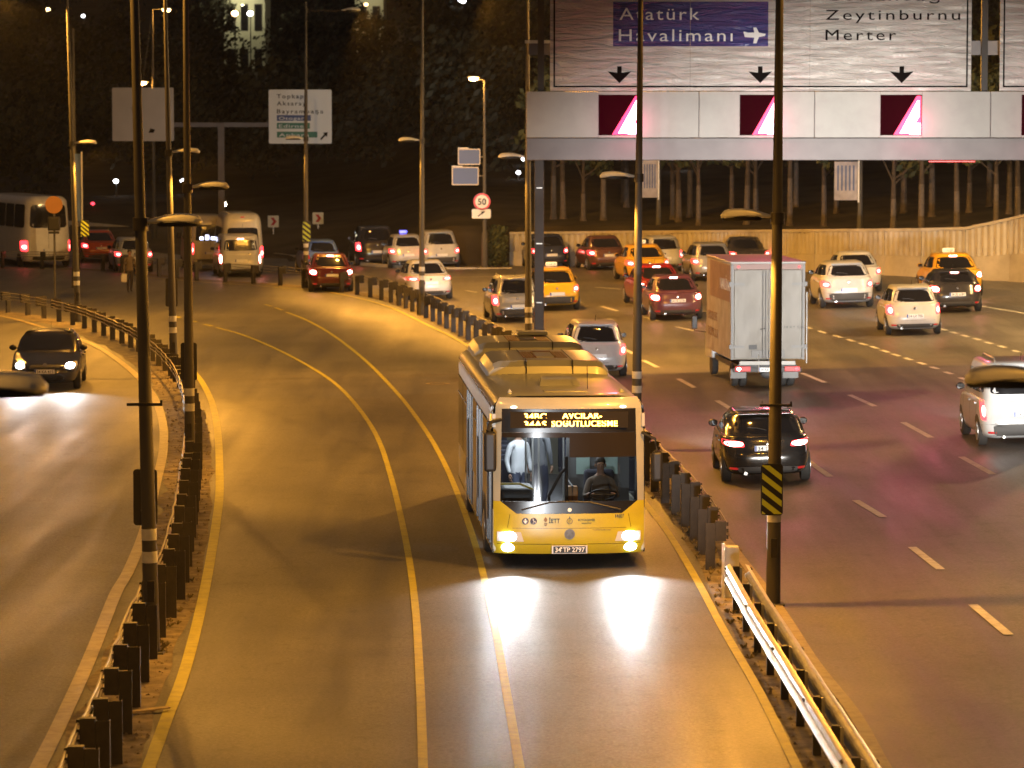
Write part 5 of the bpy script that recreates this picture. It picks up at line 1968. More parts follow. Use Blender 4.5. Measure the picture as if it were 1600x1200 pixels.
# front end of the roof follows the face
tip = []
for x, z in prof_roof:
    tip.append(Vector((x, FY(x, max(z, 2.6)) - 0.02, z - 0.012)))
rings.append(tip)
rf_.grid([list(r_) for r_ in rings])
roof = rf_.build('roof', M_BUSROOF, bus, smooth=45)
for sg in (-1, 1):
    x = sg * BW
    YF = HF - 0.22
    xo, xi = (x, x - sg * 0.05)
    x0, x1 = min(xo, xi), max(xo, xi)
    lower = MB().box(x0, x1, -HF + .02, YF, 0.32, 1.02)
    lower.build('side_panel', M_BUSS if sg < 0 else M_BUSS, bus, smooth=0, bevel=0.01)
    MB().box(x0, x1, -HF + .02, YF, 2.40, 2.62).build('roof_edge', M_BUSS, bus, smooth=0)
    # windows and doors
    pieces = []
    if sg > 0:      # kerb side of the bus = left in the picture
        layout = [('door', 4.55, 5.80), ('window', 2.9, 4.45), ('door', 1.2, 2.75), ('window', -0.5, 1.1), ('door', -2.3, -0.65), ('window', -4.0, -2.4), ('window', -5.9, -4.1)]
    else:
        layout = [('window', 4.55, 5.80), ('window', 2.9, 4.45), ('window', 1.2, 2.8), ('window', -0.5, 1.1), ('window', -2.3, -0.6), ('window', -4.0, -2.4), ('window', -5.9, -4.1)]
    xg0, xg1 = sorted((x + sg * 0.012, x - sg * 0.03))
    for nm, ya, yb in layout:
        zl = 0.36 if nm == 'door' else 1.03
        g = MB().box(xg0, xg1, ya + .015, yb - .015, zl, 2.39).build(nm, M_SIDEGLASS, bus, smooth=0, bevel=0.008)
        if nm == 'door':
            for yy in ((ya + yb) / 2, ya + .05, yb - .05):
                MB().box(*sorted((x + sg * .013, x + sg * .028)), yy - .025, yy + .025, zl + .02, 2.37).build('door_frame', M_BAND, g, smooth=0)
            MB().tube([(x + sg * .045, (ya + yb) / 2 + .1, .8), (x + sg * .045, (ya + yb) / 2 + .1, 1.9)], .014, 6).build('handle', M_CHROME, g)
        else:
            MB().box(*sorted((x + sg * .013, x + sg * .02)), ya + .03, yb - .03, 2.05, 2.07).build('vent_bar', M_BAND, g, smooth=0)
    for ya in (4.5, 2.82, 1.15, -.57, -2.35, -4.05):
        MB().box(*sorted((x + sg * .006, x - sg * .04)), ya - .055, ya + .055, 1.021, 2.399).build('pillar', M_BAND, bus, smooth=0)
    MB().box(*sorted((x + sg * .004, x - sg * .02)), -HF + .05, YF, .30, .36).build('skirt_strip', M_BAND, bus, smooth=0)
    # roof gutter rail with its bright line
    MB().tube([(x * 0.985, -HF + .1, 2.70), (x * 0.985, HF - .55, 2.70)], 0.022, 6).build('gutter', M_CHROME, bus)
    # wheels and arches
    for yy in (HF - 2.72, -HF + 3.3):
        arch = [(yy + .56 * math.cos(k * PI / 12), .48 + .56 * math.sin(k * PI / 12)) for k in range(13)] + [(yy - .56, .30), (yy + .56, .30)]
        MB().prism(arch, *sorted((x - sg * .3, x + sg * .006)), 'x').build('wheel_arch', M_BLACK, bus, smooth=0)
        w = MB().lathe([(.28, 0), (.44, .01), (.48, .05), (.48, .24), (.44, .28), (.28, .28)], 24, 'x').build('wheel', M_RUBBER, bus, smooth=40)
        w.location = (x - sg * .14 - .14 + sg * .14 if sg < 0 else x - .27, yy, .48)
        rm = MB().lathe([(.27, 0), (.27, .03), (.12, .05), (.01, .05)], 18, 'x').build('rim', M_RIM, w, smooth=30)
        rm.location = (.255 if sg > 0 else .0, 0, 0)
        rm.rotation_euler = (0, 0, 0 if sg > 0 else PI)
MB().box(-BW + .06, BW - .06, -HF, -HF + .06, 0.35, 2.72).build('rear_wall', M_BUSS, bus, smooth=0, bevel=0.02)
MB().box(-BW + .1, BW - .1, -HF + .07, HF - .35, 0.30, 0.36).build('floor', M_FLOOR, bus, smooth=0)
MB().box(-BW + .06, BW - .06, -HF + .07, HF - .62, 2.44, 2.47).build('ceiling', M_INNER, bus, smooth=0)
# yellow route plate by the door edge
MB().box(BW - .01, BW + .02, HF - .72, HF - .60, 2.42, 2.58).build('side_marker', mat('amber_marker', (.7, .4, .02), .4, emit=(1, .55, .05), estr=1.2), bus, smooth=0)

# ---- front face
wx = lambda z: BW - 0.012 - (0.06 * max(0, (z - 2.3) / .6)) ** 1.0 * 1
# inner edge of the pillars
pin = lambda z: lerp(1.15, 1.115, (z - 1.0) / 1.75)
glass_x = lambda z: lerp(0.88, pin(1.17), (z - 0.965) / 0.205) if z < 1.17 else pin(z)
YZ = [.29, .33, .40, .50, .60, .70, .80, .88, .965]
fpanel('front_panel', M_BUSY, YZ, lambda z: -(BW - .012), lambda z: BW - .012, 0.0, bus)
for sg in (-1, 1):
    zz_ = [0.966, 1.0, 1.05, 1.1, 1.17]
    fpanel('front_corner', M_BUSY, zz_, lambda z, sg=sg: sg * glass_x(z) if sg > 0 else -(BW - .012), lambda z, sg=sg: (BW - .012) if sg > 0 else -glass_x(z), 0.0, bus, nx=5)
    zz_ = [1.1705] + zr(1.25, 2.64, 12)
    fpanel('front_pillar', M_BUSS, zz_, lambda z, sg=sg: pin(z) if sg > 0 else -wx(z), lambda z, sg=sg: wx(z) if sg > 0 else -pin(z), 0.0, bus, nx=4)
fpanel('header', M_BUSS, [2.705, 2.74, 2.78, 2.82, 2.86, 2.89], lambda z: -(wx(z) - .35 * max(0, z - 2.78) ** .8 * .8), lambda z: wx(z) - .35 * max(0, z - 2.78) ** .8 * .8, 0.0, bus)
for sg in (-1, 1):
    fpanel('header_corner', M_BUSS, [2.642, 2.67, 2.7045], lambda z, sg=sg: pin(z) if sg > 0 else -wx(z), lambda z, sg=sg: wx(z) if sg > 0 else -pin(z), 0.0, bus, nx=4)
# black lower screen band, windscreen, display band
fpanel('cowl_band', M_BAND, [0.967, 1.0, 1.06, 1.12, 1.1695], lambda z: -glass_x(z) + .002, lambda z: glass_x(z) - .002, -0.010, bus)
fpanel('windscreen', M_BUSGLASS, zr(1.172, 2.31, 8), lambda z: -pin(z) + .002, lambda z: pin(z) - .002, -0.012, bus, th=0.0005)
db = fpanel('display_band', M_BAND, zr(2.3125, 2.70, 4), lambda z: -pin(z) + .002, lambda z: pin(z) - .002, -0.010, bus)
M_STRIPT = mat('sun_strip', (0.020, 0.015, 0.010), 0.12)
fpanel('tinted_strip', M_STRIPT, zr(2.23, 2.309, 2), lambda z: 0.0005, lambda z: pin(z) - .01, -0.008, bus, th=0.002)
fpanel('sun_blind', M_STRIPT, zr(1.90, 2.309, 3), lambda z: -pin(z) + .01, lambda z: -0.0005, -0.008, bus, th=0.002)
# destination display: LED lettering caught half refreshed
yd = FY(0, 2.5) + 0.004
MB().box(-0.98, 0.98, yd - .05, yd - .012, 2.39, 2.655).build('display_board', mat('display_black', (0.006, 0.004, 0.003), 0.6, spec=0.1, emit=(1, .4, .03), estr=0.03), bus, smooth=0)


def led_text(body, x_pic, z, cap, width, z_lo, z_hi):
    """x_pic: distance from the bus centre as seen from the front; only the rows between z_lo and z_hi are lit"""
    o = fit_text('led_lettering', body, M_AMBER, bus, 0, z, 0, cap, width, 0.004, 0.02, spacing=1.05)
    me = o.data
    bm = bmesh.new()
    bm.from_mesh(me)
    for zc, up_ in ((z_lo, True), (z_hi, False)):
        bmesh.ops.bisect_plane(bm, geom=bm.verts[:] + bm.edges[:] + bm.faces[:], plane_co=(0, zc, 0), plane_no=(0, -1 if up_ else 1, 0), clear_outer=True)
    bm.to_mesh(me)
    bm.free()
    o.rotation_euler = (PI / 2, 0, PI)
    o.location = (-x_pic, yd + 0.0, z)
    return o


led_text('34BC', -0.76, 2.535, 0.105, 0.37, 0.16, 0.74)
led_text('AVCILAR-', -0.115, 2.545, 0.105, 0.66, 0.0, 0.60)
led_text('34AS', -0.76, 2.405, 0.105, 0.37, 0.22, 0.74)
led_text('SÖĞÜTLÜÇEŞME', -0.30, 2.415, 0.105, 1.10, 0.0, 0.62)
# roof marker lamps
for x in (-0.90, 0.92):
    MB().ball((x, FY(x, 2.74) + .012, 2.735), .055, .02, .022, 10, 6).build('marker_lamp', M_MARK, bus)
# headlights: two lit bulbs each in a clear housing
for sg in (-1, 1):
    hz = [.50, .54, .58, .62, .66]
    housing = fpanel('headlight', M_HEADOFF, hz, lambda z, sg=sg: (0.76 if sg > 0 else -1.20) + (0.05 * (z - .5) / .16 if sg > 0 else 0), lambda z, sg=sg: (1.20 if sg > 0 else -0.76) - (0.05 * (z - .5) / .16 if sg < 0 else 0), 0.006, bus, nx=6)
    for bx_, bz_, r_ in ((1.00, 0.585, 0.085), (1.02, 0.40, 0.075)):
        x = sg * bx_
        y = FY(x, bz_) + 0.012
        MB().ball((x, y, bz_), r_ * (1.9 if bz_ > .5 else 1.5), .035, r_, 14, 8).build('bulb', M_BUSLAMP, housing)
        if bz_ > .5:
            lamp('headlight_beam', 'SPOT', (x, y + .06, bz_), 620, COOL, bus, 0.08, angle=R(80), blend=1.0, aim=(x * 1.02, y + 4.4, 0.0))
    # fog lamp recess seam
    fpanel('bumper_seam', M_BAND, [.455, .461], lambda z, sg=sg: -1.2 if sg < 0 else .3, lambda z, sg=sg: -.3 if sg < 0 else 1.2, 0.003, bus, th=.002, nx=6)
fpanel('bumper_seam', M_BAND, [.445, .450], lambda z: -.29, lambda z: .29, 0.003, bus, th=.002, nx=4)
fpanel('panel_seam', M_BAND, [.722, .727], lambda z: -.95, lambda z: .95, 0.003, bus, th=.002, nx=8)
for sx in (-1, 1):
    fpanel('panel_seam', M_BAND, [.73, .80, .87, .955], lambda z, sx=sx: sx * lerp(1.03, .99, (z - .73) / .22) - .003, lambda z, sx=sx: sx * lerp(1.03, .99, (z - .73) / .22) + .003, 0.003, bus, th=.002, nx=1)
# number plate, dark with pale characters
pf = FY(0, .38)
bp = MB().box(-.30, .30, 0, .025, -.07, .07).build('number_plate', mat('plate_surround', (.5, .45, .4), .4, .3), bus, bevel=.006)
bp.location = (0, pf + .002, .365)
MB().box(-.27, .27, .0255, .030, -.055, .055).build('plate_face', M_INK, bp, smooth=0)


def front_text(body, x_pic, z, cap, width, mat_, weight=0.004):
    o = fit_text('lettering', body, mat_, bus, 0, z, 0, cap, width, 0.002, weight)
    o.rotation_euler = (PI / 2, 0, PI)
    x = -x_pic
    o.location = (x, FY(x - width / 2, z + cap / 2) + .006, z)
    return o


o = front_text('34 TP 2797', -0.245, .327, .080, .49, M_PLATE, 0.012)
o.location.y = pf + .036
MB().lathe([(.013, 0), (.013, .003), (.003, .003)], 10, 'y', (.135, pf + .033, .395)).build('plate_dot', M_PLATE, bus, smooth=0)
front_text('İETT', -0.35, .815, .075, .185, M_INK, 0.014)
front_text('M4607', .735, .885, .075, .17, M_INK, 0.004)
front_text('BÜYÜKŞEHİR', .14, .845, .035, .28, M_INK, 0.004)
front_text('BELEDİYESİ', .20, .80, .018, .16, M_INK)
front_text('metrobüs', .36, .685, .026, .32, mat('dull_print', (.12, .09, .02), .5))
# pictogram discs and crests, flat print on the panel
M_DISC = mat('pictogram_blue', (.035, .03, .07), .5)


def disc(x_pic, z, r, m_, name='pictogram', off=.004, n=22):
    x = -x_pic
    d = MB().lathe([(r, 0), (r, .003), (.001, .003)], n, 'y').build(name, m_, bus, smooth=0)
    d.location = (x, FY(x, z) + off, z)
    return d


d1 = disc(-.735, .845, .056, M_DISC)
mb = MB()
mb.lathe([(.014, 0.0035), (.014, .005), (.001, .005)], 10, 'y', (0, 0, .028))
mb.box(-.016, .016, .0035, .005, -.038, .012)
mb.box(-.030, -.020, .0035, .005, -.02, .012)
mb.box(.020, .030, .0035, .005, -.02, .012)
mb.build('symbol', M_PLATE, d1, smooth=0)
d2 = disc(-.60, .845, .056, M_DISC)
mb = MB()
mb.lathe([(.009, 0.0035), (.009, .005), (.001, .005)], 10, 'y', (.006, 0, .034))
mb.prism([(.010, .022), (.000, .022), (.0, -.008), (-.022, -.008), (-.026, -.034), (-.034, -.034), (-.030, .0), (.010, .0)], .0035, .005)
ring = [(.022 * math.cos(R(a)) + .010, .022 * math.sin(R(a)) - .014) for a in range(90, 300, 20)] + [(.015 * math.cos(R(a)) + .010, .015 * math.sin(R(a)) - .014) for a in range(290, 80, -20)]
mb.prism(ring, .0035, .005)
mb.build('symbol', M_PLATE, d2, smooth=0)
# tulip shaped crest left of the letters
cx = .40
cr = MB()
cr.prism([(0, .07), (.03, .03), (.022, 0), (0, -.02), (-.022, 0), (-.03, .03)], 0, .003)
cr.prism([(-.03, -.03), (.03, -.03), (.03, -.042), (-.03, -.042)], 0, .003)
cr.prism([(-.03, -.055), (.03, -.055), (.0, -.085)], 0, .003)
c_ = cr.build('crest', mat('crest_brown', (.22, .13, .03), .5), bus, smooth=0)
c_.location = (cx, FY(cx, .84) + .004, .845)
# round city crest in the middle
c0 = disc(0, .842, .050, mat('crest_dark', (.06, .05, .03), .5), 'crest')
mb = MB()
mb.lathe([(.040, .0035), (.040, .005), (.032, .005), (.032, .0035)], 18, 'y')
for k in (-1, 0, 1):
    mb.prism([(k * .016 - .006, -.014), (k * .016 + .006, -.014), (k * .016, .018 - abs(k) * .008)], .0035, .005)
mb.build('crest_ring', M_BUSY, c0, smooth=0)
MB().prism([(-.012, .05), (.012, .05), (.0, .085)], 0, .003).build('crest_tip', mat('crest_dark', (.06, .05, .03), .5), c0, smooth=0)
# three pointed star in a ring
st = disc(0, .625, .088, mat('badge_dark', (.022, .018, .016), .35), 'badge')
mb = MB()
for k in range(3):
    a = PI / 2 + k * 2 * PI / 3
    t = Vector((math.cos(a), math.sin(a)))
    n_ = Vector((-t.y, t.x))
    mb.prism([tuple(t * .076), tuple(n_ * .011 - t * .004), tuple(-n_ * .011 - t * .004)], .0035, .008)
mb.lathe([(.086, .0035), (.086, .008), (.077, .008), (.077, .0035)], 26, 'y')
mb.build('star', mat('badge_grey', (.16, .14, .12), .35, .4), st, smooth=0)
# little round lamp above the panel edge
disc(0, 1.03, .034, mat('white_stud', (.75, .75, .72), .3), 'stud', off=.0)
# parked wipers on the cowl
for x0, x1 in ((.20, -.85), (-.15, .80)):
    MB().tube([(x0, FY(x0, 1.17) + .02, 1.17), ((x0 + x1) / 2, FY((x0 + x1) / 2, 1.14) + .02, 1.16), (x1, FY(x1, 1.04) + .02, 1.03)], .014, 6).build('wiper', M_BLACK, bus)
# mirrors
mm = MB()
mm.tube([(BW - .15, HF - .25, 2.52), (BW + .05, HF + .02, 2.5), (BW + .10, HF + .10, 2.36)], .03, 8)
arm = mm.build('mirror_arm', M_BLACK, bus)
mh = MB().box(-.10, .10, -.09, .09, -.33, .33).build('mirror', M_BLACK, bus, bevel=.05, segs=3)
mh.location = (BW + .06, HF + .10, 2.02)
MB().box(-.085, .085, -.105, -.092, -.29, .29).build('mirror_glass', M_CHROME, mh, smooth=0)
mm = MB().tube([(-BW + .05, HF - .2, 2.3), (-BW - .16, HF - .05, 2.2), (-BW - .18, HF - .02, 2.0)], .025, 8).build('mirror_arm', M_BLACK, bus)
mh = MB().box(-.09, .09, -.08, .08, -.25, .25).build('mirror', M_BLACK, bus, bevel=.05, segs=3)
mh.location = (-BW - .19, HF - .02, 1.75)

# ---- roof equipment
def pod(y0, y1, w, h, hatch):
    """roof unit running from y1 (front) back to y0: steep bevelled front, sloping shoulders, flat panelled top"""
    zb_ = 2.88
    rings = []
    for y, s, k in ((y0, .96, .55), (y0 + .10, 1.0, 1.0), (y1 - .16, 1.0, 1.0), (y1 - .03, .985, .62), (y1, .975, .0)):
        hh = h * k
        half = [(w, 0.0), (w * .985, hh * .35), (w * .90, hh * .80), (w * .80, hh * .97), (w * .40, hh * 1.02), (0, hh * 1.03)]
        pts = [(x * s, z) for x, z in half] + [(-x * s, z) for x, z in half[-2::-1]]
        rings.append([Vector((x, y, zb_ + z + .001 * i)) for i, (x, z) in enumerate(pts)])
    p_ = MB().loft(rings, True).build('roof_unit', M_BUSROOF, bus, smooth=24, bevel=.018)
    zt = zb_ + h * 1.02
    yc = (y0 + y1) / 2
    for x in (-w * .40, w * .36):
        MB().box(x - .008, x + .008, y0 + .06, y1 + .012, zb_ + .03, zt + .012).build('seam', M_BAND, p_, smooth=0)
    gm = []
    for sx in (-1, 1):
        for k in range(5):
            x = sx * w * .40 + (k - 2) * .052 - sx * .16
            MB().box(x - .017, x + .017, yc - .75, yc + .75, zt + .001, zt + .016).build('vent_slat', M_GRILLE, p_, smooth=0)
    MB().box(-w * .15, w * .15, yc - .55, yc + .65, zt + .001, zt + .022).build('fan_cover', M_BAND if hatch else M_BUSROOF, p_, smooth=0, bevel=.004)
    if not hatch:
        MB().box(-w * .16, w * .16, yc - .60, yc - .56, zt + .001, zt + .035).build('fan_rim', M_GRILLE, p_, smooth=0)
        for sx in (-1, 1):
            MB().box(*sorted((sx * w * .155, sx * w * .175)), yc - .56, yc + .66, zt + .001, zt + .035).build('fan_rim', M_GRILLE, p_, smooth=0)
    else:
        MB().box(-w * .42, w * .12, y0 + .02, y0 + .6, zt + .03, zt + .10).build('hatch_lid', M_BUSROOF, p_, smooth=0, bevel=.02)
    return p_


M_GRILLE = mat('red_brown_grille', (.13, .06, .04), .6)
pod(-1.75, 1.15, 1.10, .27, False)
pod(-6.0, -3.75, 1.10, .27, True)
hb = MB()
hb.loft([[Vector((sx * .30, 3.10, 2.915)) for sx in (-1, 1)] + [Vector((sx * .36, 3.95, 2.915)) for sx in (1, -1)],
         [Vector((sx * .27, 3.15, 3.04)) for sx in (-1, 1)] + [Vector((sx * .31, 3.75, 3.03)) for sx in (1, -1)]])
hb.build('roof_hatch', M_BUSROOF, bus, bevel=.012)
MB().box(-.36, .36, 4.95, 5.22, 2.90, 2.945).build('roof_vent', M_BUSROOF, bus, bevel=.012)
MB().tube([(-.42, 4.6, 2.91), (-.42, 4.5, 3.32)], .008, 6).build('antenna', M_BLACK, bus)
for x, y in ((.95, 5.25), (-.95, 5.05)):
    MB().lathe([(.05, 2.88), (.04, 2.93), (.004, 2.98)], 10, 'z', (x, y, 0)).build('antenna_fin', M_BUSROOF, bus)

# ---- inside
for x in (-.55, .55):
    MB().box(x - .07, x + .07, -HF + .5, HF - 1.0, 2.425, 2.437).build('ceiling_light', M_STRIP, bus, smooth=0)
lamp('saloon_light', 'AREA', (.3, HF - 2.6, 2.41), 120, COOL, bus, (1.4, 2.4), rot=(0, 0, 0))
lamp('saloon_light', 'AREA', (.0, HF - 6.0, 2.41), 130, COOL, bus, (1.4, 3.0), rot=(0, 0, 0))
MB().box(-BW + .08, BW - .08, HF - .55, HF - .22, .80, 1.10).build('dashboard', M_BLACK, bus, bevel=.05)
sw = MB()
swc = Vector((-.62, HF - .72, 1.20))
tilt = Matrix.Rotation(R(28), 3, 'X')
sw.tube([swc + tilt @ Vector((.235 * math.cos(k * PI / 12), .235 * math.sin(k * PI / 12), 0)) for k in range(25)], .018, 8)
sw.tube([swc + tilt @ Vector((-.22, 0, 0)), swc, swc + tilt @ Vector((.22, 0, 0))], .016, 6)
sw.tube([swc, swc + Vector((0, .16, -.32))], .035, 8)
sw.build('steering_wheel', M_BLACK, bus)
MB().box(-.90, -.34, HF - 1.55, HF - 1.05, .55, .78).build('driver_seat', M_SEAT, bus, bevel=.06)
MB().box(-.88, -.36, HF - 1.62, HF - 1.48, .75, 1.55).build('driver_seat_back', M_SEAT, bus, bevel=.06)
MB().box(-.12, -.09, HF - 2.0, HF - .75, .4, 1.35).build('cab_door', M_TRIM, bus, smooth=0)
MB().box(-1.18, -.10, HF - 2.06, HF - 2.02, .4, 2.40).build('cab_partition', mat('cab_wall', (.10, .10, .10), .6), bus, smooth=0)
for k, (x0, x1) in enumerate(((-.98, -.75), (-.50, -.27))):
    MB().box(x0, x1, HF - 2.01, HF - 1.995, 1.42, 1.86).build('partition_pane', mat('green_pane', (.26, .36, .32), .4), bus, smooth=0)
MB().box(-.2, -.02, HF - .95, HF - .75, 1.06, 1.34).build('ticket_machine', mat('orange_box', (.42, .20, .05), .5), bus, bevel=.02)
MB().tube([(1.12, HF - .5, 1.42), (.8, HF - .5, 1.42), (.58, HF - .5, 1.33), (.47, HF - .5, 1.15), (.45, HF - .5, .98)], .020, 8).build('yellow_rail', M_HANDY, bus)
MB().box(.5, 1.15, HF - 1.6, HF - .62, .40, 1.33).build('wheel_box', mat('dark_panel', (.03, .03, .033), .5), bus, bevel=.12, segs=4)
MB().tube([(.30, HF - .62, .40), (.30, HF - .62, 1.20), (.10, HF - .62, 1.58), (.02, HF - .62, 1.66)], .026, 8).build('grey_stanchion', M_POST, bus)
MB().tube([(-.0, HF - .70, 1.0), (-.0, HF - .70, 1.86)], .028, 8).build('grey_stanchion', M_POST, bus)
for x, y in ((.35, 2.2), (-.35, 2.0), (.35, 3.7), (-.35, .2), (.35, .0), (.62, 4.4)):
    MB().tube([(x, y, .36), (x, y, 2.44)], .018, 8).build('grab_pole', M_STEEL, bus)
for x in (.42, -.42):
    MB().tube([(x, -4, 2.1), (x, 3.6, 2.1)], .016, 6).build('grab_rail', M_STEEL, bus)
for y in (1.7, .8, -.1, -1.0, -1.9, -2.8):
    for x in (-.85, .85):
        MB().box(x - .36, x + .36, y - .22, y + .22, .72, .82).build('seat', M_SEAT, bus, bevel=.03)
        MB().box(x - .36, x + .36, y - .26, y - .18, .80, 1.42).build('seat_back', M_SEAT, bus, bevel=.03)
# mirrors of the cab reflected lamp, small lit panel on the cab ceiling
MB().box(-.86, -.5, HF - 1.15, HF - .95, 2.12, 2.13).build('cab_lamp', mat('cab_lamp', (1, .8, .4), .5, emit=(1, .72, .28), estr=2.5), bus, smooth=0)

# ================================================================== BOX TRUCK
M_TRUCKBOX = mat('truck_aluminium', (0.105, 0.09, 0.07), 0.42, 0.1, noise=0.12, nscale=1.3, dirt=(0.10, 0.09, 0.08), dscale=1.2, damount=0.5, bump=0.8, bscale=1.4)
M_TRUCKSIDE = mat('truck_side_tan', (0.40, 0.37, 0.31), 0.6, noise=0.2, nscale=2, dirt=(0.25, 0.16, 0.08), dscale=1.6, damount=0.6)
M_DKMETAL = mat('dull_fittings', (0.11, 0.105, 0.10), 0.5, 0.3)
M_TRUCKRED = mat('truck_red_panel', (0.27, 0.17, 0.14), 0.5, noise=0.15, nscale=3)
tr_c = at(1191, 603)
trz = R(5.0)
tf = Vector((-math.sin(trz), math.cos(trz), 0))
TW, T0, T1, TLb = 1.0, 0.78, 3.36, 4.6
tp = tr_c - tf * 0.9
truck = thing('box_truck', 'small box truck with dented aluminium rear doors and twin rear wheels', 'truck', (tp.x, tp.y, gz(tp.x, tp.y)), trz)
bx = MB().box(-TW, TW, 0.05, TLb, T0, T1 - .02)
bx.build('cargo_box', M_TRUCKSIDE, truck, bevel=.02)
MB().box(-TW - .02, TW + .02, -.02, TLb + .02, T1 - .015, T1 + .05).build('roof', mat('truck_roof', (.30, .28, .26), .4, dirt=(.25, .2, .16)), truck, bevel=.02)
MB().box(-TW - .008, -TW - .001, .10, 3.9, T1 - 1.05, T1 - .06).build('red_panel', M_TRUCKRED, truck, smooth=0)
lt = text('lettering', 'NAKLİYAT', .42, mat('pale_print', (.65, .6, .5), .5), truck, (-TW - .012, 2.0, T1 - .75), (PI / 2, 0, -PI / 2), 1.0, .002)
lt2 = text('lettering', 'EVDEN EVE', .34, mat('brown_print', (.25, .13, .05), .5), truck, (-TW - .010, 4.2, T1 - 1.7), (PI / 2, 0, -PI / 2), 1.0, .002)
lt3 = text('lettering', 'TAŞIMACILIK', .34, mat('brown_print', (.25, .13, .05), .5), truck, (-TW - .010, 4.3, T1 - 2.15), (PI / 2, 0, -PI / 2), 1.0, .002)
# rear frame and doors
MB().box(-TW, -TW + .07, -.01, .05, T0, T1 - .02).build('frame_post', M_DKMETAL, truck, smooth=0)
MB().box(TW - .07, TW, -.01, .05, T0, T1 - .02).build('frame_post', M_DKMETAL, truck, smooth=0)
MB().box(-TW + .07, TW - .07, -.015, .05, T1 - .16, T1 - .018).build('frame_header', mat('header_brown', (.20, .11, .09), .5), truck, smooth=0)
for sg in (-1, 1):
    x0, x1 = sorted((sg * .012, sg * (TW - .085)))
    d = MB().box(x0, x1, -.03, .02, T0 + .02, T1 - .17).build('rear_door', M_TRUCKBOX, truck, bevel=.01)
    for xx in (.075, .15):
        br_ = MB().tube([(sg * xx, -.055, T0 + .03), (sg * xx, -.055, T1 - .2)], .014, 6)
        for z in (T0 + .1, 1.9, T1 - .3):
            br_.box(sg * xx - .035, sg * xx + .035, -.062, -.03, z - .03, z + .03)
        br_.build('lock_bar', M_DKMETAL, d)
    MB().tube([(sg * .075, -.065, 1.62), (sg * .22, -.075, 1.60)], .012, 6).build('handle', M_BLACK, d)
    hg = MB()
    for z in (T0 + .35, T1 - .55):
        hg.box(*sorted((sg * (TW - .36), sg * (TW - .02))), -.042, -.028, z - .035, z + .035)
        hg.box(*sorted((sg * (TW - .02), sg * (TW + .05))), -.06, .0, z - .06, z + .06)
    hg.build('hinge', M_DKMETAL, d, smooth=0)
    MB().box(*sorted((sg * .02, sg * .45)), -.06, -.031, T0 + .06, T0 + .26).build('latch_plate', M_DKMETAL, d, bevel=.006)
MB().box(-.52, -.30, -.062, -.032, T0 + .28, T0 + .4).build('latch_box', M_BLACK, truck, smooth=0)
for x in (-.80, .84):
    MB().ball((x, -.03, T1 - .09), .03, .02, .02, 8, 6).build('marker_lamp', M_TAILON, truck)
fit_text('lettering', '34 KY 5267', M_INK, truck, .42, 1.62, -.036, .07, .62, .002, .004)
# tail board, bumper bar, lamps, mudguards
MB().box(-.78, .74, -.10, .0, T0 - .14, T0 - .03).build('tail_board', M_GPANEL, truck, bevel=.01)
MB().box(-.80, .80, .1, TLb - .4, T0 - .28, T0 - .145).build('chassis', M_BLACK, truck, smooth=0)
MB().box(-.92, .92, .02, .1, .44, .56).build('bumper_bar', M_TRIM, truck, bevel=.01)
for sg in (-1, 1):
    lb = MB().box(*sorted((sg * .88, sg * .46)), -.03, .02, .46, .60).build('tail_light', M_TAILOFF, truck, bevel=.01)
    MB().ball((sg * .78, -.035, .53), .055, .012, .045, 10, 6).build('bulb', M_TAILHOT if sg < 0 else M_TAILON, lb)
    for k, xx in enumerate((.86, .64)):
        w = MB().lathe([(.16, 0), (.29, .006), (.315, .03), (.315, .16), (.29, .184), (.16, .19)], 22, 'x').build('wheel', M_RUBBER, truck, smooth=40)
        w.location = (sg * xx - (.19 if sg > 0 else 0), .95, .315)
        if k == 0:
            rm = MB().lathe([(.16, 0), (.16, .03), (.06, .05), (.01, .05)], 14, 'x').build('rim', M_RIM, w, smooth=30)
            rm.location = (.16 if sg > 0 else .03, 0, 0)
            rm.rotation_euler = (0, 0, 0 if sg > 0 else PI)
    MB().box(*sorted((sg * .92, sg * .50)), .52, .53, .24, .50).build('mud_flap', M_DKMETAL, truck, smooth=0)
    w = MB().lathe([(.16, 0), (.29, .006), (.315, .03), (.315, .16), (.29, .184), (.16, .19)], 22, 'x').build('wheel', M_RUBBER, truck, smooth=40)
    w.location = (sg * .80 - (.19 if sg > 0 else 0), TLb + .55, .315)
MB().box(-.32, .30, -.02, .0, .45, .56).build('plate_holder', M_TRIM, truck, smooth=0)
plate(truck, (0, -.03, .51), 0, '34 RA 2164')
MB().tube([(-.25, -.06, .95), (-.25, -.06, .45)], .015, 6).build('chain', M_STEEL, truck)
MB().ball((.1, .5, .36), .22, .14, .13, 12, 8).build('axle_housing', M_TRIM, truck)
MB().tube([(TW + .05, -.03, T0 - .1), (TW + .05, -.03, 2.6)], .022, 8).build('door_stay', M_STEEL, truck)
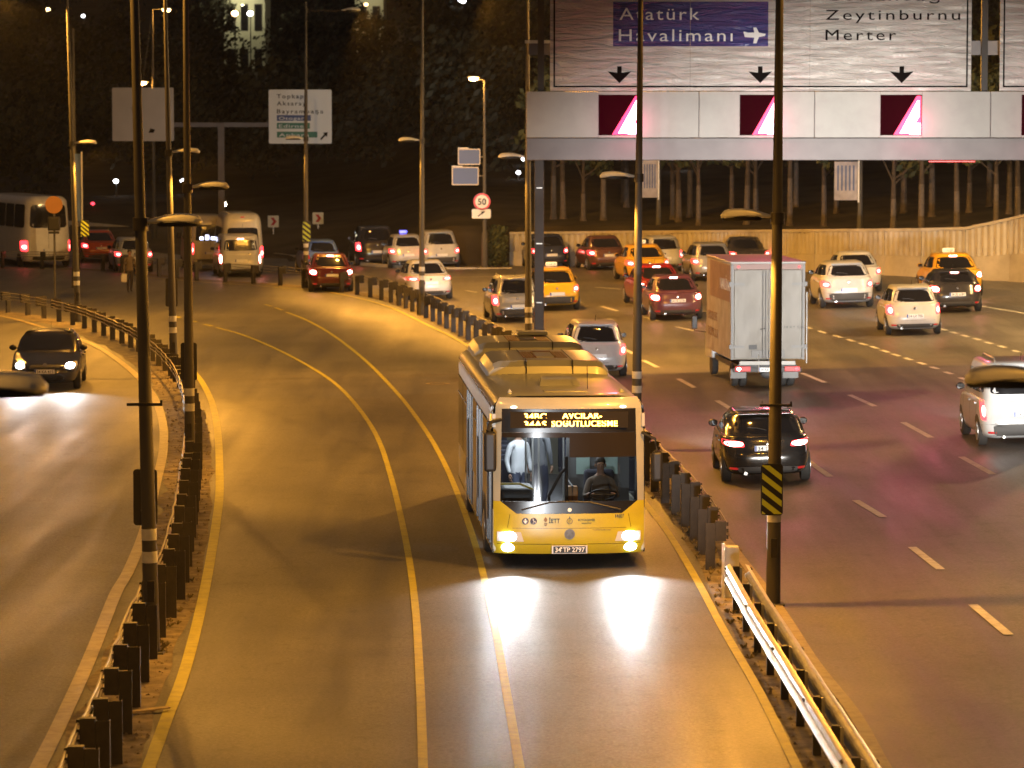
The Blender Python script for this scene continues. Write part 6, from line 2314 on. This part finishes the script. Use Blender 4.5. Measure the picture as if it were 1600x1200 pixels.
# cab, hidden but for the mirrors and the roof edge
cabm = MB().loft([[Vector((x, TLb + .05, z)) for x, z in ((-.84, .5), (.84, .5), (.84, 1.75), (.70, 2.15), (-.70, 2.15), (-.84, 1.75))],
                  [Vector((x, TLb + 1.0, z)) for x, z in ((-.84, .45), (.84, .45), (.84, 1.65), (.68, 2.1), (-.68, 2.1), (-.84, 1.65))],
                  [Vector((x, TLb + 1.7, z)) for x, z in ((-.80, .45), (.80, .45), (.80, 1.25), (.74, 1.3), (-.74, 1.3), (-.80, 1.25))]])
cabm.build('cab', PAINT['white'], truck, bevel=.04)
MB().tube([(-.84, TLb + 1.2, 1.7), (-1.18, TLb + 1.15, 1.75), (-1.18, TLb + 1.15, 1.2), (-.84, TLb + 1.25, 1.15)], .012, 6).build('mirror_arm', M_BLACK, truck)
MB().box(-1.26, -1.10, TLb + 1.1, TLb + 1.16, 1.25, 1.62).build('mirror', M_BLACK, truck, bevel=.02)

# ================================================================== MINIBUSES AND COACHES
def high_van(name, label, px, py, rz_deg, H, W, L, paint, lit, sign=False, group=None, cat='minibus', lamp_hi=False, win=(1.35, 2.1)):
    rz = R(rz_deg)
    f = Vector((-math.sin(rz), math.cos(rz), 0))
    c = at_flat(px, py)
    root = thing(name, label, cat, c - f * 0.9, rz, group)
    b = W / 2
    sh = Shell([(.28, 0.05 - L / 2, L / 2 - .1, b - .06), (.45, -L / 2, L / 2, b - .01), (1.0, -L / 2 + .01, L / 2 - .2, b), (1.5, -L / 2 + .03, L / 2 - .7, b - .02), (H - .45, -L / 2 + .07, L / 2 - 1.2, b - .10),
                (H - .15, -L / 2 + .16, L / 2 - 1.5, b - .19), (H - .03, -L / 2 + .34, L / 2 - 1.8, b - .36)], 9.0, crown=.03)
    holder = sh.build('body', PAINT[paint], root, 56, 22)
    off = Vector((0, L / 2, 0))

    def F(fn):
        return lambda a, b_, o, fn=fn: fn(a, b_, o)
    parts = []
    parts.append(patch(sh.rear, rounded([(-b * .74, win[0]), (b * .74, win[0]), (b * .68, win[1]), (-b * .68, win[1])], .14), .008, M_GLASS, 'rear_window', root, 4))
    parts.append(patch(sh.rear, [(-.006, .5), (.006, .5), (.006, H - .5), (-.006, H - .5)], .010, M_BLACK, 'door_seam', root, 2))
    for sg in (-1, 1):
        fs = lambda y, z, o, sg=sg: sh.side(sg, y, z, o)
        n = max(2, int(L / 1.6))
        for k in range(n):
            ya = -L / 2 + .35 + (L - 2.3) * k / n
            yb = -L / 2 + .35 + (L - 2.3) * (k + 1) / n - .08
            parts.append(patch(fs, rounded([(ya, win[0]), (yb, win[0]), (yb, win[1]), (ya, win[1])], .12), .008, M_GLASS, 'side_window', root, 2))
        tl = patch(sh.rear, rounded([(sg * b * .97, .75), (sg * b * .82, .75), (sg * b * .82, 1.25), (sg * b * .97, 1.25)], .2), .012, M_TAILON if lit else M_TAILOFF, 'tail_light', root, 2)
        if lit:
            patch(sh.rear, [(sg * b * .90 + .07 * math.cos(k * PI / 6), .95 + .10 * math.sin(k * PI / 6)) for k in range(12)], .018, M_TAILHOT if lit > 1 else M_TAILDIM, 'bulb', tl, 2)
        parts.append(tl)
        for yy in (-L / 2 + .95, L / 2 - 1.0):
            w = MB().lathe([(.18, 0), (.31, .006), (.34, .03), (.34, .19), (.31, .214), (.18, .22)], 20, 'x').build('wheel', M_RUBBER, root, smooth=40)
            w.location = (sg * (b - .01) - (.22 if sg > 0 else 0), yy, .34)
            parts.append(w)
        mo = MB().box(-.08, .08, -.05, .05, -.15, .15).build('mirror', M_BLACK, root, bevel=.03)
        mo.location = (sg * (b + .12), L / 2 - 1.2, 1.5)
        parts.append(mo)
    parts.append(patch(sh.rear, rounded([(-b * .93, .32), (b * .93, .32), (b * .93, .52), (-b * .93, .52)], .1), .02, M_TRIM, 'bumper', root, 3))
    pl = plate(root, sh.rear(0, .80, .016), 0, None)
    if lamp_hi:
        q = sh.rear(0, H - .20, .012)
        parts.append(MB().ball(q, .10, .02, .03, 8, 6).build('high_brake_light', M_TAILOFF, root))
    if sign:
        q = sh.rear(0, win[0] + .16, .016)
        m_ = mat('window_sign', (.5, .5, 1), .5, emit=(.72, .75, 1.0), estr=5)
        for k in range(4):
            x = -.5 + k * .26
            MB().box(x, x + .17, q.y - .004, q.y, q.z - .10, q.z + (.12 if k % 2 else .04)).build('lit_window_sign', m_, root, smooth=0)
    # shift so that the root sits at the rear axle foot
    for ch in root.children:
        ch.location = ch.location + off
    return root


high_van('minibus', 'tall cream minibus with a high roof behind the small white van', 377, 427, 9, 2.78, 1.98, 5.6, 'cream', 1, lamp_hi=True)
high_van('minibus', 'low-roofed pale minibus with lit lettering in its rear window, left of the tall minibus', 326, 421, 11, 2.55, 1.9, 5.2, 'cream', 1, sign=True)
high_van('coach', 'big white touring coach seen from behind at the far left edge', 68, 416, 24, 3.35, 2.45, 9.5, 'coachwhite', 1, cat='coach', win=(1.85, 2.95))
high_van('coach', 'second pale coach cut by the left edge, ahead of the first coach', 8, 404, 30, 3.0, 2.4, 9.5, 'cream', 1, cat='coach', win=(1.55, 2.5))

# ================================================================== PEOPLE
M_SKIN = mat('skin', (0.30, 0.17, 0.11), 0.55)
M_HAIR = mat('dark_hair', (0.015, 0.012, 0.010), 0.7)


def skinned(name, verts, edges, radii, levels=2):
    me = bpy.data.meshes.new(name)
    me.from_pydata(verts, edges, [])
    o = bpy.data.objects.new(name, me)
    COL.objects.link(o)
    m = o.modifiers.new('skin', 'SKIN')
    m.use_smooth_shade = True
    for v, r_ in zip(me.skin_vertices[0].data, radii):
        v.radius = r_ if isinstance(r_, tuple) else (r_, r_)
        v.use_root = False
    me.skin_vertices[0].data[0].use_root = True
    s = o.modifiers.new('sub', 'SUBSURF')
    s.levels = s.render_levels = levels
    dg = bpy.context.evaluated_depsgraph_get()
    out = bpy.data.meshes.new_from_object(o.evaluated_get(dg))
    bpy.data.objects.remove(o)
    out.name = name
    return out


def person(label, loc, rz, joints, edges, zones, mats_, head_c, look=0.0, group=None, hair_r=0.105, face_dir=Vector((0, 1, 0))):
    root = thing('person', label, 'person', loc, rz, group)
    names = list(joints)
    me = skinned('body', [joints[k][0] for k in names], [(names.index(a), names.index(b)) for a, b in edges], [joints[k][1] for k in names])
    me.materials.clear()
    for m_ in mats_:
        me.materials.append(m_)
    for p in me.polygons:
        p.use_smooth = True
        p.material_index = zones(p.center)
    b = from_mesh('body', me, root)
    f = face_dir
    r_ = Vector((f.y, -f.x, 0))
    MB().ball(head_c + Vector((0, 0, .048)) - f * .034, hair_r * .86, hair_r * .86, hair_r * .84, 14, 10).build('hair', M_HAIR, root)
    MB().ball(head_c + f * .105 + Vector((0, 0, -.02)), .016, .020, .024, 8, 6).build('nose', M_SKIN, root)
    for s in (-1, 1):
        MB().ball(head_c + f * .092 + r_ * .033 * s + Vector((0, 0, .012)), .012, .008, .008, 8, 6).build('eye', M_INK, root)
        MB().ball(head_c + r_ * .088 * s + Vector((0, 0, -.01)), .014, .022, .032, 8, 6).build('ear', M_SKIN, root)
    MB().ball(head_c + f * .096 + Vector((0, 0, -.062)), .024, .008, .007, 8, 6).build('mouth', mat('lips', (.25, .10, .08), .5), root)
    return root, b


def hand(parent, wrist, d, side, up, curl=.5, s=1.0):
    """palm, four fingers of different length and a thumb, skinned"""
    d = d.normalized()
    up = (up - d * up.dot(d)).normalized()
    sd = d.cross(up) * side
    V, E, Rr = [wrist, wrist + d * .045 * s, wrist + d * .085 * s], [(0, 1), (1, 2)], [.022 * s, (.034 * s, .018 * s), (.036 * s, .016 * s)]
    for k, L in enumerate((.068, .078, .072, .055)):
        o = (k - 1.5) * .019 * s
        b0 = wrist + d * .09 * s + sd * o
        bend = -up
        p1 = b0 + d * L * .5 * s + bend * L * .15 * curl
        p2 = p1 + (d * (1 - .5 * curl) + bend * curl).normalized() * L * .5 * s
        i = len(V)
        V += [b0, p1, p2]
        E += [(2, i), (i, i + 1), (i + 1, i + 2)]
        Rr += [.0095 * s, .009 * s, .0075 * s]
    i = len(V)
    t0 = wrist + d * .03 * s - sd * .03 * s
    V += [t0, t0 + (d * .7 - sd * .6) * .035 * s, t0 + (d * .9 - sd * .3 - up * .3) * .062 * s]
    E += [(1, i), (i, i + 1), (i + 1, i + 2)]
    Rr += [.013 * s, .011 * s, .009 * s]
    me = skinned('hand', V, E, Rr, 1)
    me.materials.clear()
    me.materials.append(M_SKIN)
    for p in me.polygons:
        p.use_smooth = True
    return from_mesh('hand', me, parent)


V3 = Vector
# the walker on the far busway, seen from the front, a pale bag in the hand at the left of the picture
pj = {
    'pelvis': (V3((0, 0, .93)), (.15, .11)), 'waist': (V3((0, 0, 1.08)), (.145, .105)), 'chest': (V3((0, 0, 1.28)), (.175, .12)), 'collar': (V3((0, -.01, 1.42)), (.11, .075)),
    'neck': (V3((0, 0, 1.50)), .05), 'chin': (V3((0, .012, 1.57)), .062), 'head': (V3((0, .01, 1.635)), (.076, .092)), 'crown': (V3((0, 0, 1.70)), .06),
    'sl': (V3((.17, -.01, 1.38)), .062), 'el': (V3((.235, -.03, 1.12)), .048), 'wl': (V3((.225, .06, .90)), .034),
    'sr': (V3((-.17, -.01, 1.38)), .062), 'er': (V3((-.24, -.04, 1.12)), .048), 'wr': (V3((-.25, .03, .90)), .034),
    'hl': (V3((.09, 0, .86)), (.088, .095)), 'kl': (V3((.085, .10, .50)), .062), 'al': (V3((.075, .02, .10)), .042), 'tl': (V3((.085, .17, .045)), .036),
    'hr': (V3((-.09, 0, .86)), (.088, .095)), 'kr': (V3((-.075, .02, .49)), .062), 'ar': (V3((-.065, -.16, .11)), .042), 'tr': (V3((-.07, -.02, .045)), .036)}
pe = [('pelvis', 'waist'), ('waist', 'chest'), ('chest', 'collar'), ('collar', 'neck'), ('neck', 'chin'), ('chin', 'head'), ('head', 'crown'), ('collar', 'sl'), ('sl', 'el'), ('el', 'wl'),
      ('collar', 'sr'), ('sr', 'er'), ('er', 'wr'), ('pelvis', 'hl'), ('hl', 'kl'), ('kl', 'al'), ('al', 'tl'), ('pelvis', 'hr'), ('hr', 'kr'), ('kr', 'ar'), ('ar', 'tr')]
M_JACK = mat('brown_jacket', (0.13, 0.095, 0.06), 0.85, noise=0.2, nscale=6)
M_TROU = mat('dark_trousers', (0.03, 0.022, 0.022), 0.85)
M_SHOE = mat('dark_shoe', (0.015, 0.013, 0.012), 0.5)


def zone(c):
    if c.z < .075:
        return 3
    if c.z < .90 and abs(c.x) < .19:
        return 2
    if c.z > 1.475:
        return 0
    return 1


wp = at_flat(203, 457)
w_, wb = person('person in a brown jacket and dark trousers walking on the empty busway at far left', (wp.x, wp.y, 0), R(192), pj, pe, zone, [M_SKIN, M_JACK, M_TROU, M_SHOE], V3((0, .01, 1.635)))
hand(w_, V3((.225, .06, .89)), V3((-.02, .1, -1)), 1, V3((1, 0, 0)), .6)
hand(w_, V3((-.25, .03, .89)), V3((0, .1, -1)), -1, V3((-1, 0, 0)), .6)
bg = thing('carrier_bag', 'pale carrier bag in the hand of the walking person', 'bag', w_.matrix_basis @ V3((.235, .07, .78)), R(192))
mb = MB()
mb.loft([[Vector((x * s, y * s * .5, z)) for x, y in ((-.13, -.1), (.13, -.1), (.14, .1), (-.14, .1))] for s, z in ((.75, -.36), (1, -.30), (.95, -.12), (.7, 0))])
mb.build('bag', mat('carrier_bag_white', (.6, .55, .48), .6), bg, bevel=.03)
MB().tube([(-.06, 0, -.02), (-.03, 0, .05), (.03, 0, .05), (.06, 0, -.02)], .008, 6).build('handle', mat('carrier_bag_white', (.6, .55, .48), .6), bg)

# the bus driver, hands on the wheel
S0 = V3((-.62, HF - 1.28, 0))
dj = {
    'pelvis': (S0 + V3((0, 0, .86)), (.16, .13)), 'waist': (S0 + V3((0, -.03, 1.02)), (.155, .12)), 'chest': (S0 + V3((0, -.02, 1.26)), (.185, .13)), 'collar': (S0 + V3((0, .0, 1.42)), (.11, .08)),
    'neck': (S0 + V3((0, .02, 1.51)), .055), 'chin': (S0 + V3((0, .04, 1.585)), .066), 'head': (S0 + V3((0, .035, 1.655)), (.080, .097)), 'crown': (S0 + V3((0, .02, 1.725)), .064),
    'sl': (S0 + V3((.19, .0, 1.38)), .066), 'el': (S0 + V3((.275, .16, 1.13)), .05), 'wl': (S0 + V3((.20, .40, 1.20)), .034),
    'sr': (S0 + V3((-.19, .0, 1.38)), .066), 'er': (S0 + V3((-.275, .16, 1.13)), .05), 'wr': (S0 + V3((-.20, .40, 1.20)), .034),
    'hl': (S0 + V3((.10, .12, .86)), .09), 'kl': (S0 + V3((.14, .50, .86)), .07), 'al': (S0 + V3((.13, .60, .48)), .05), 'tl': (S0 + V3((.13, .74, .42)), .04),
    'hr': (S0 + V3((-.10, .12, .86)), .09), 'kr': (S0 + V3((-.14, .50, .86)), .07), 'ar': (S0 + V3((-.13, .60, .48)), .05), 'tr': (S0 + V3((-.13, .74, .42)), .04)}
M_SHIRT = mat('tan_shirt', (0.13, 0.10, 0.075), 0.8, noise=0.1, nscale=8)


def dzone(c):
    q = c - S0
    if q.z > 1.475:
        return 0
    if q.z < .93 and q.y > -.1:
        return 2
    if q.y > .30 and q.z > 1.0:
        return 0
    return 1


d_, db_ = person('bus driver in a tan shirt holding the steering wheel behind the windscreen', (0, 0, 0), 0, dj, pe, dzone, [M_SKIN, M_SHIRT, M_TROU, M_SHOE], S0 + V3((0, .035, 1.655)))
d_.location = bus.location
d_.rotation_euler = bus.rotation_euler
hand(d_, S0 + V3((.20, .40, 1.20)), V3((-.05, 1, .15)), 1, V3((.3, 0, 1)), .9)
hand(d_, S0 + V3((-.20, .40, 1.20)), V3((.05, 1, .15)), -1, V3((-.3, 0, 1)), .9)

# two passengers standing behind the windscreen at the left
M_PALE = mat('pale_shirt', (0.55, 0.57, 0.60), 0.8)
M_GREYC = mat('grey_coat', (0.16, 0.17, 0.19), 0.85)
M_DENIM = mat('denim', (0.05, 0.06, 0.10), 0.85)
for lab_, x_, y_, shirt_, turn in (('passenger in a pale shirt standing in the bus aisle behind the windscreen', .60, HF - 3.9, M_PALE, .5), ('passenger in a grey coat standing further back in the bus', .15, HF - 5.2, M_GREYC, 2.6)):
    w2, b2_ = person(lab_, bus.matrix_basis @ V3((x_, y_, .36)), bus.rotation_euler.z + turn, {k: (v[0] * 1.0, v[1]) for k, v in pj.items()}, pe, zone, [M_SKIN, shirt_, M_DENIM, M_SHOE], V3((0, .01, 1.635)), group='passengers standing in the bus')
    hand(w2, V3((.225, .06, .89)), V3((-.02, .1, -1)), 1, V3((1, 0, 0)), .6)
    hand(w2, V3((-.25, .03, .89)), V3((0, .1, -1)), -1, V3((-1, 0, 0)), .6)

# ================================================================== HEADLIGHTS OF THE TRAFFIC
# spots for unseen traffic below the bridge light the rears, the boards and the wall
for x, y in ((7.2, 40), (8.4, 40), (10.6, 38), (11.8, 38), (13.8, 38), (15.0, 38)):
    lamp('headlight_stand_in', 'SPOT', (x, y, 0.68 + gz(x, y)), P_FOLLOW, (1.0, 0.95, 0.87), None, 0.08, angle=R(14), blend=0.8, aim=(x * 0.90, y + 65, 4.2))
for x in (-1.6, -0.5):  # added pair without a vehicle, whitens the bus front
    lamp('headlight_stand_in', 'SPOT', (x, 22, 1.0), 17000.0, COOL, None, 0.08, angle=R(10), blend=0.9, aim=(x + 2.0, 64, 2.2))
for sg in (-1, 1):
    f = V3((-math.sin(onc.rotation_euler.z), math.cos(onc.rotation_euler.z), 0))
    q = onc.location + f * 2.15 + V3((f.y, -f.x, 0)) * .62 * sg + V3((0, 0, .62))
    lamp('oncoming_headlight', 'SPOT', q, 1150, COOL, None, 0.06, angle=R(90), blend=1.0, aim=q + f * 8 + V3((0, 0, -.62)))

# ================================================================== NIGHT HAZE
HAZE = 0.00012
if HAZE > 0:
    hm = bpy.data.materials.new('night_haze')
    hm.use_nodes = True
    hn = hm.node_tree
    hn.nodes.clear()
    ho = hn.nodes.new('ShaderNodeOutputMaterial')
    hv = hn.nodes.new('ShaderNodeVolumePrincipled')
    hv.inputs['Color'].default_value = (0.85, 0.84, 0.83, 1)
    hv.inputs['Density'].default_value = HAZE
    hv.inputs['Anisotropy'].default_value = 0.45
    hn.links.new(hv.outputs[0], ho.inputs['Volume'])
    h_ = MB().box(-500, 500, -60, 920, -2.0, 62.0).build('haze', hm, smooth=0)
    tag(h_, kind='stuff')
scene.cycles.volume_bounces = 0
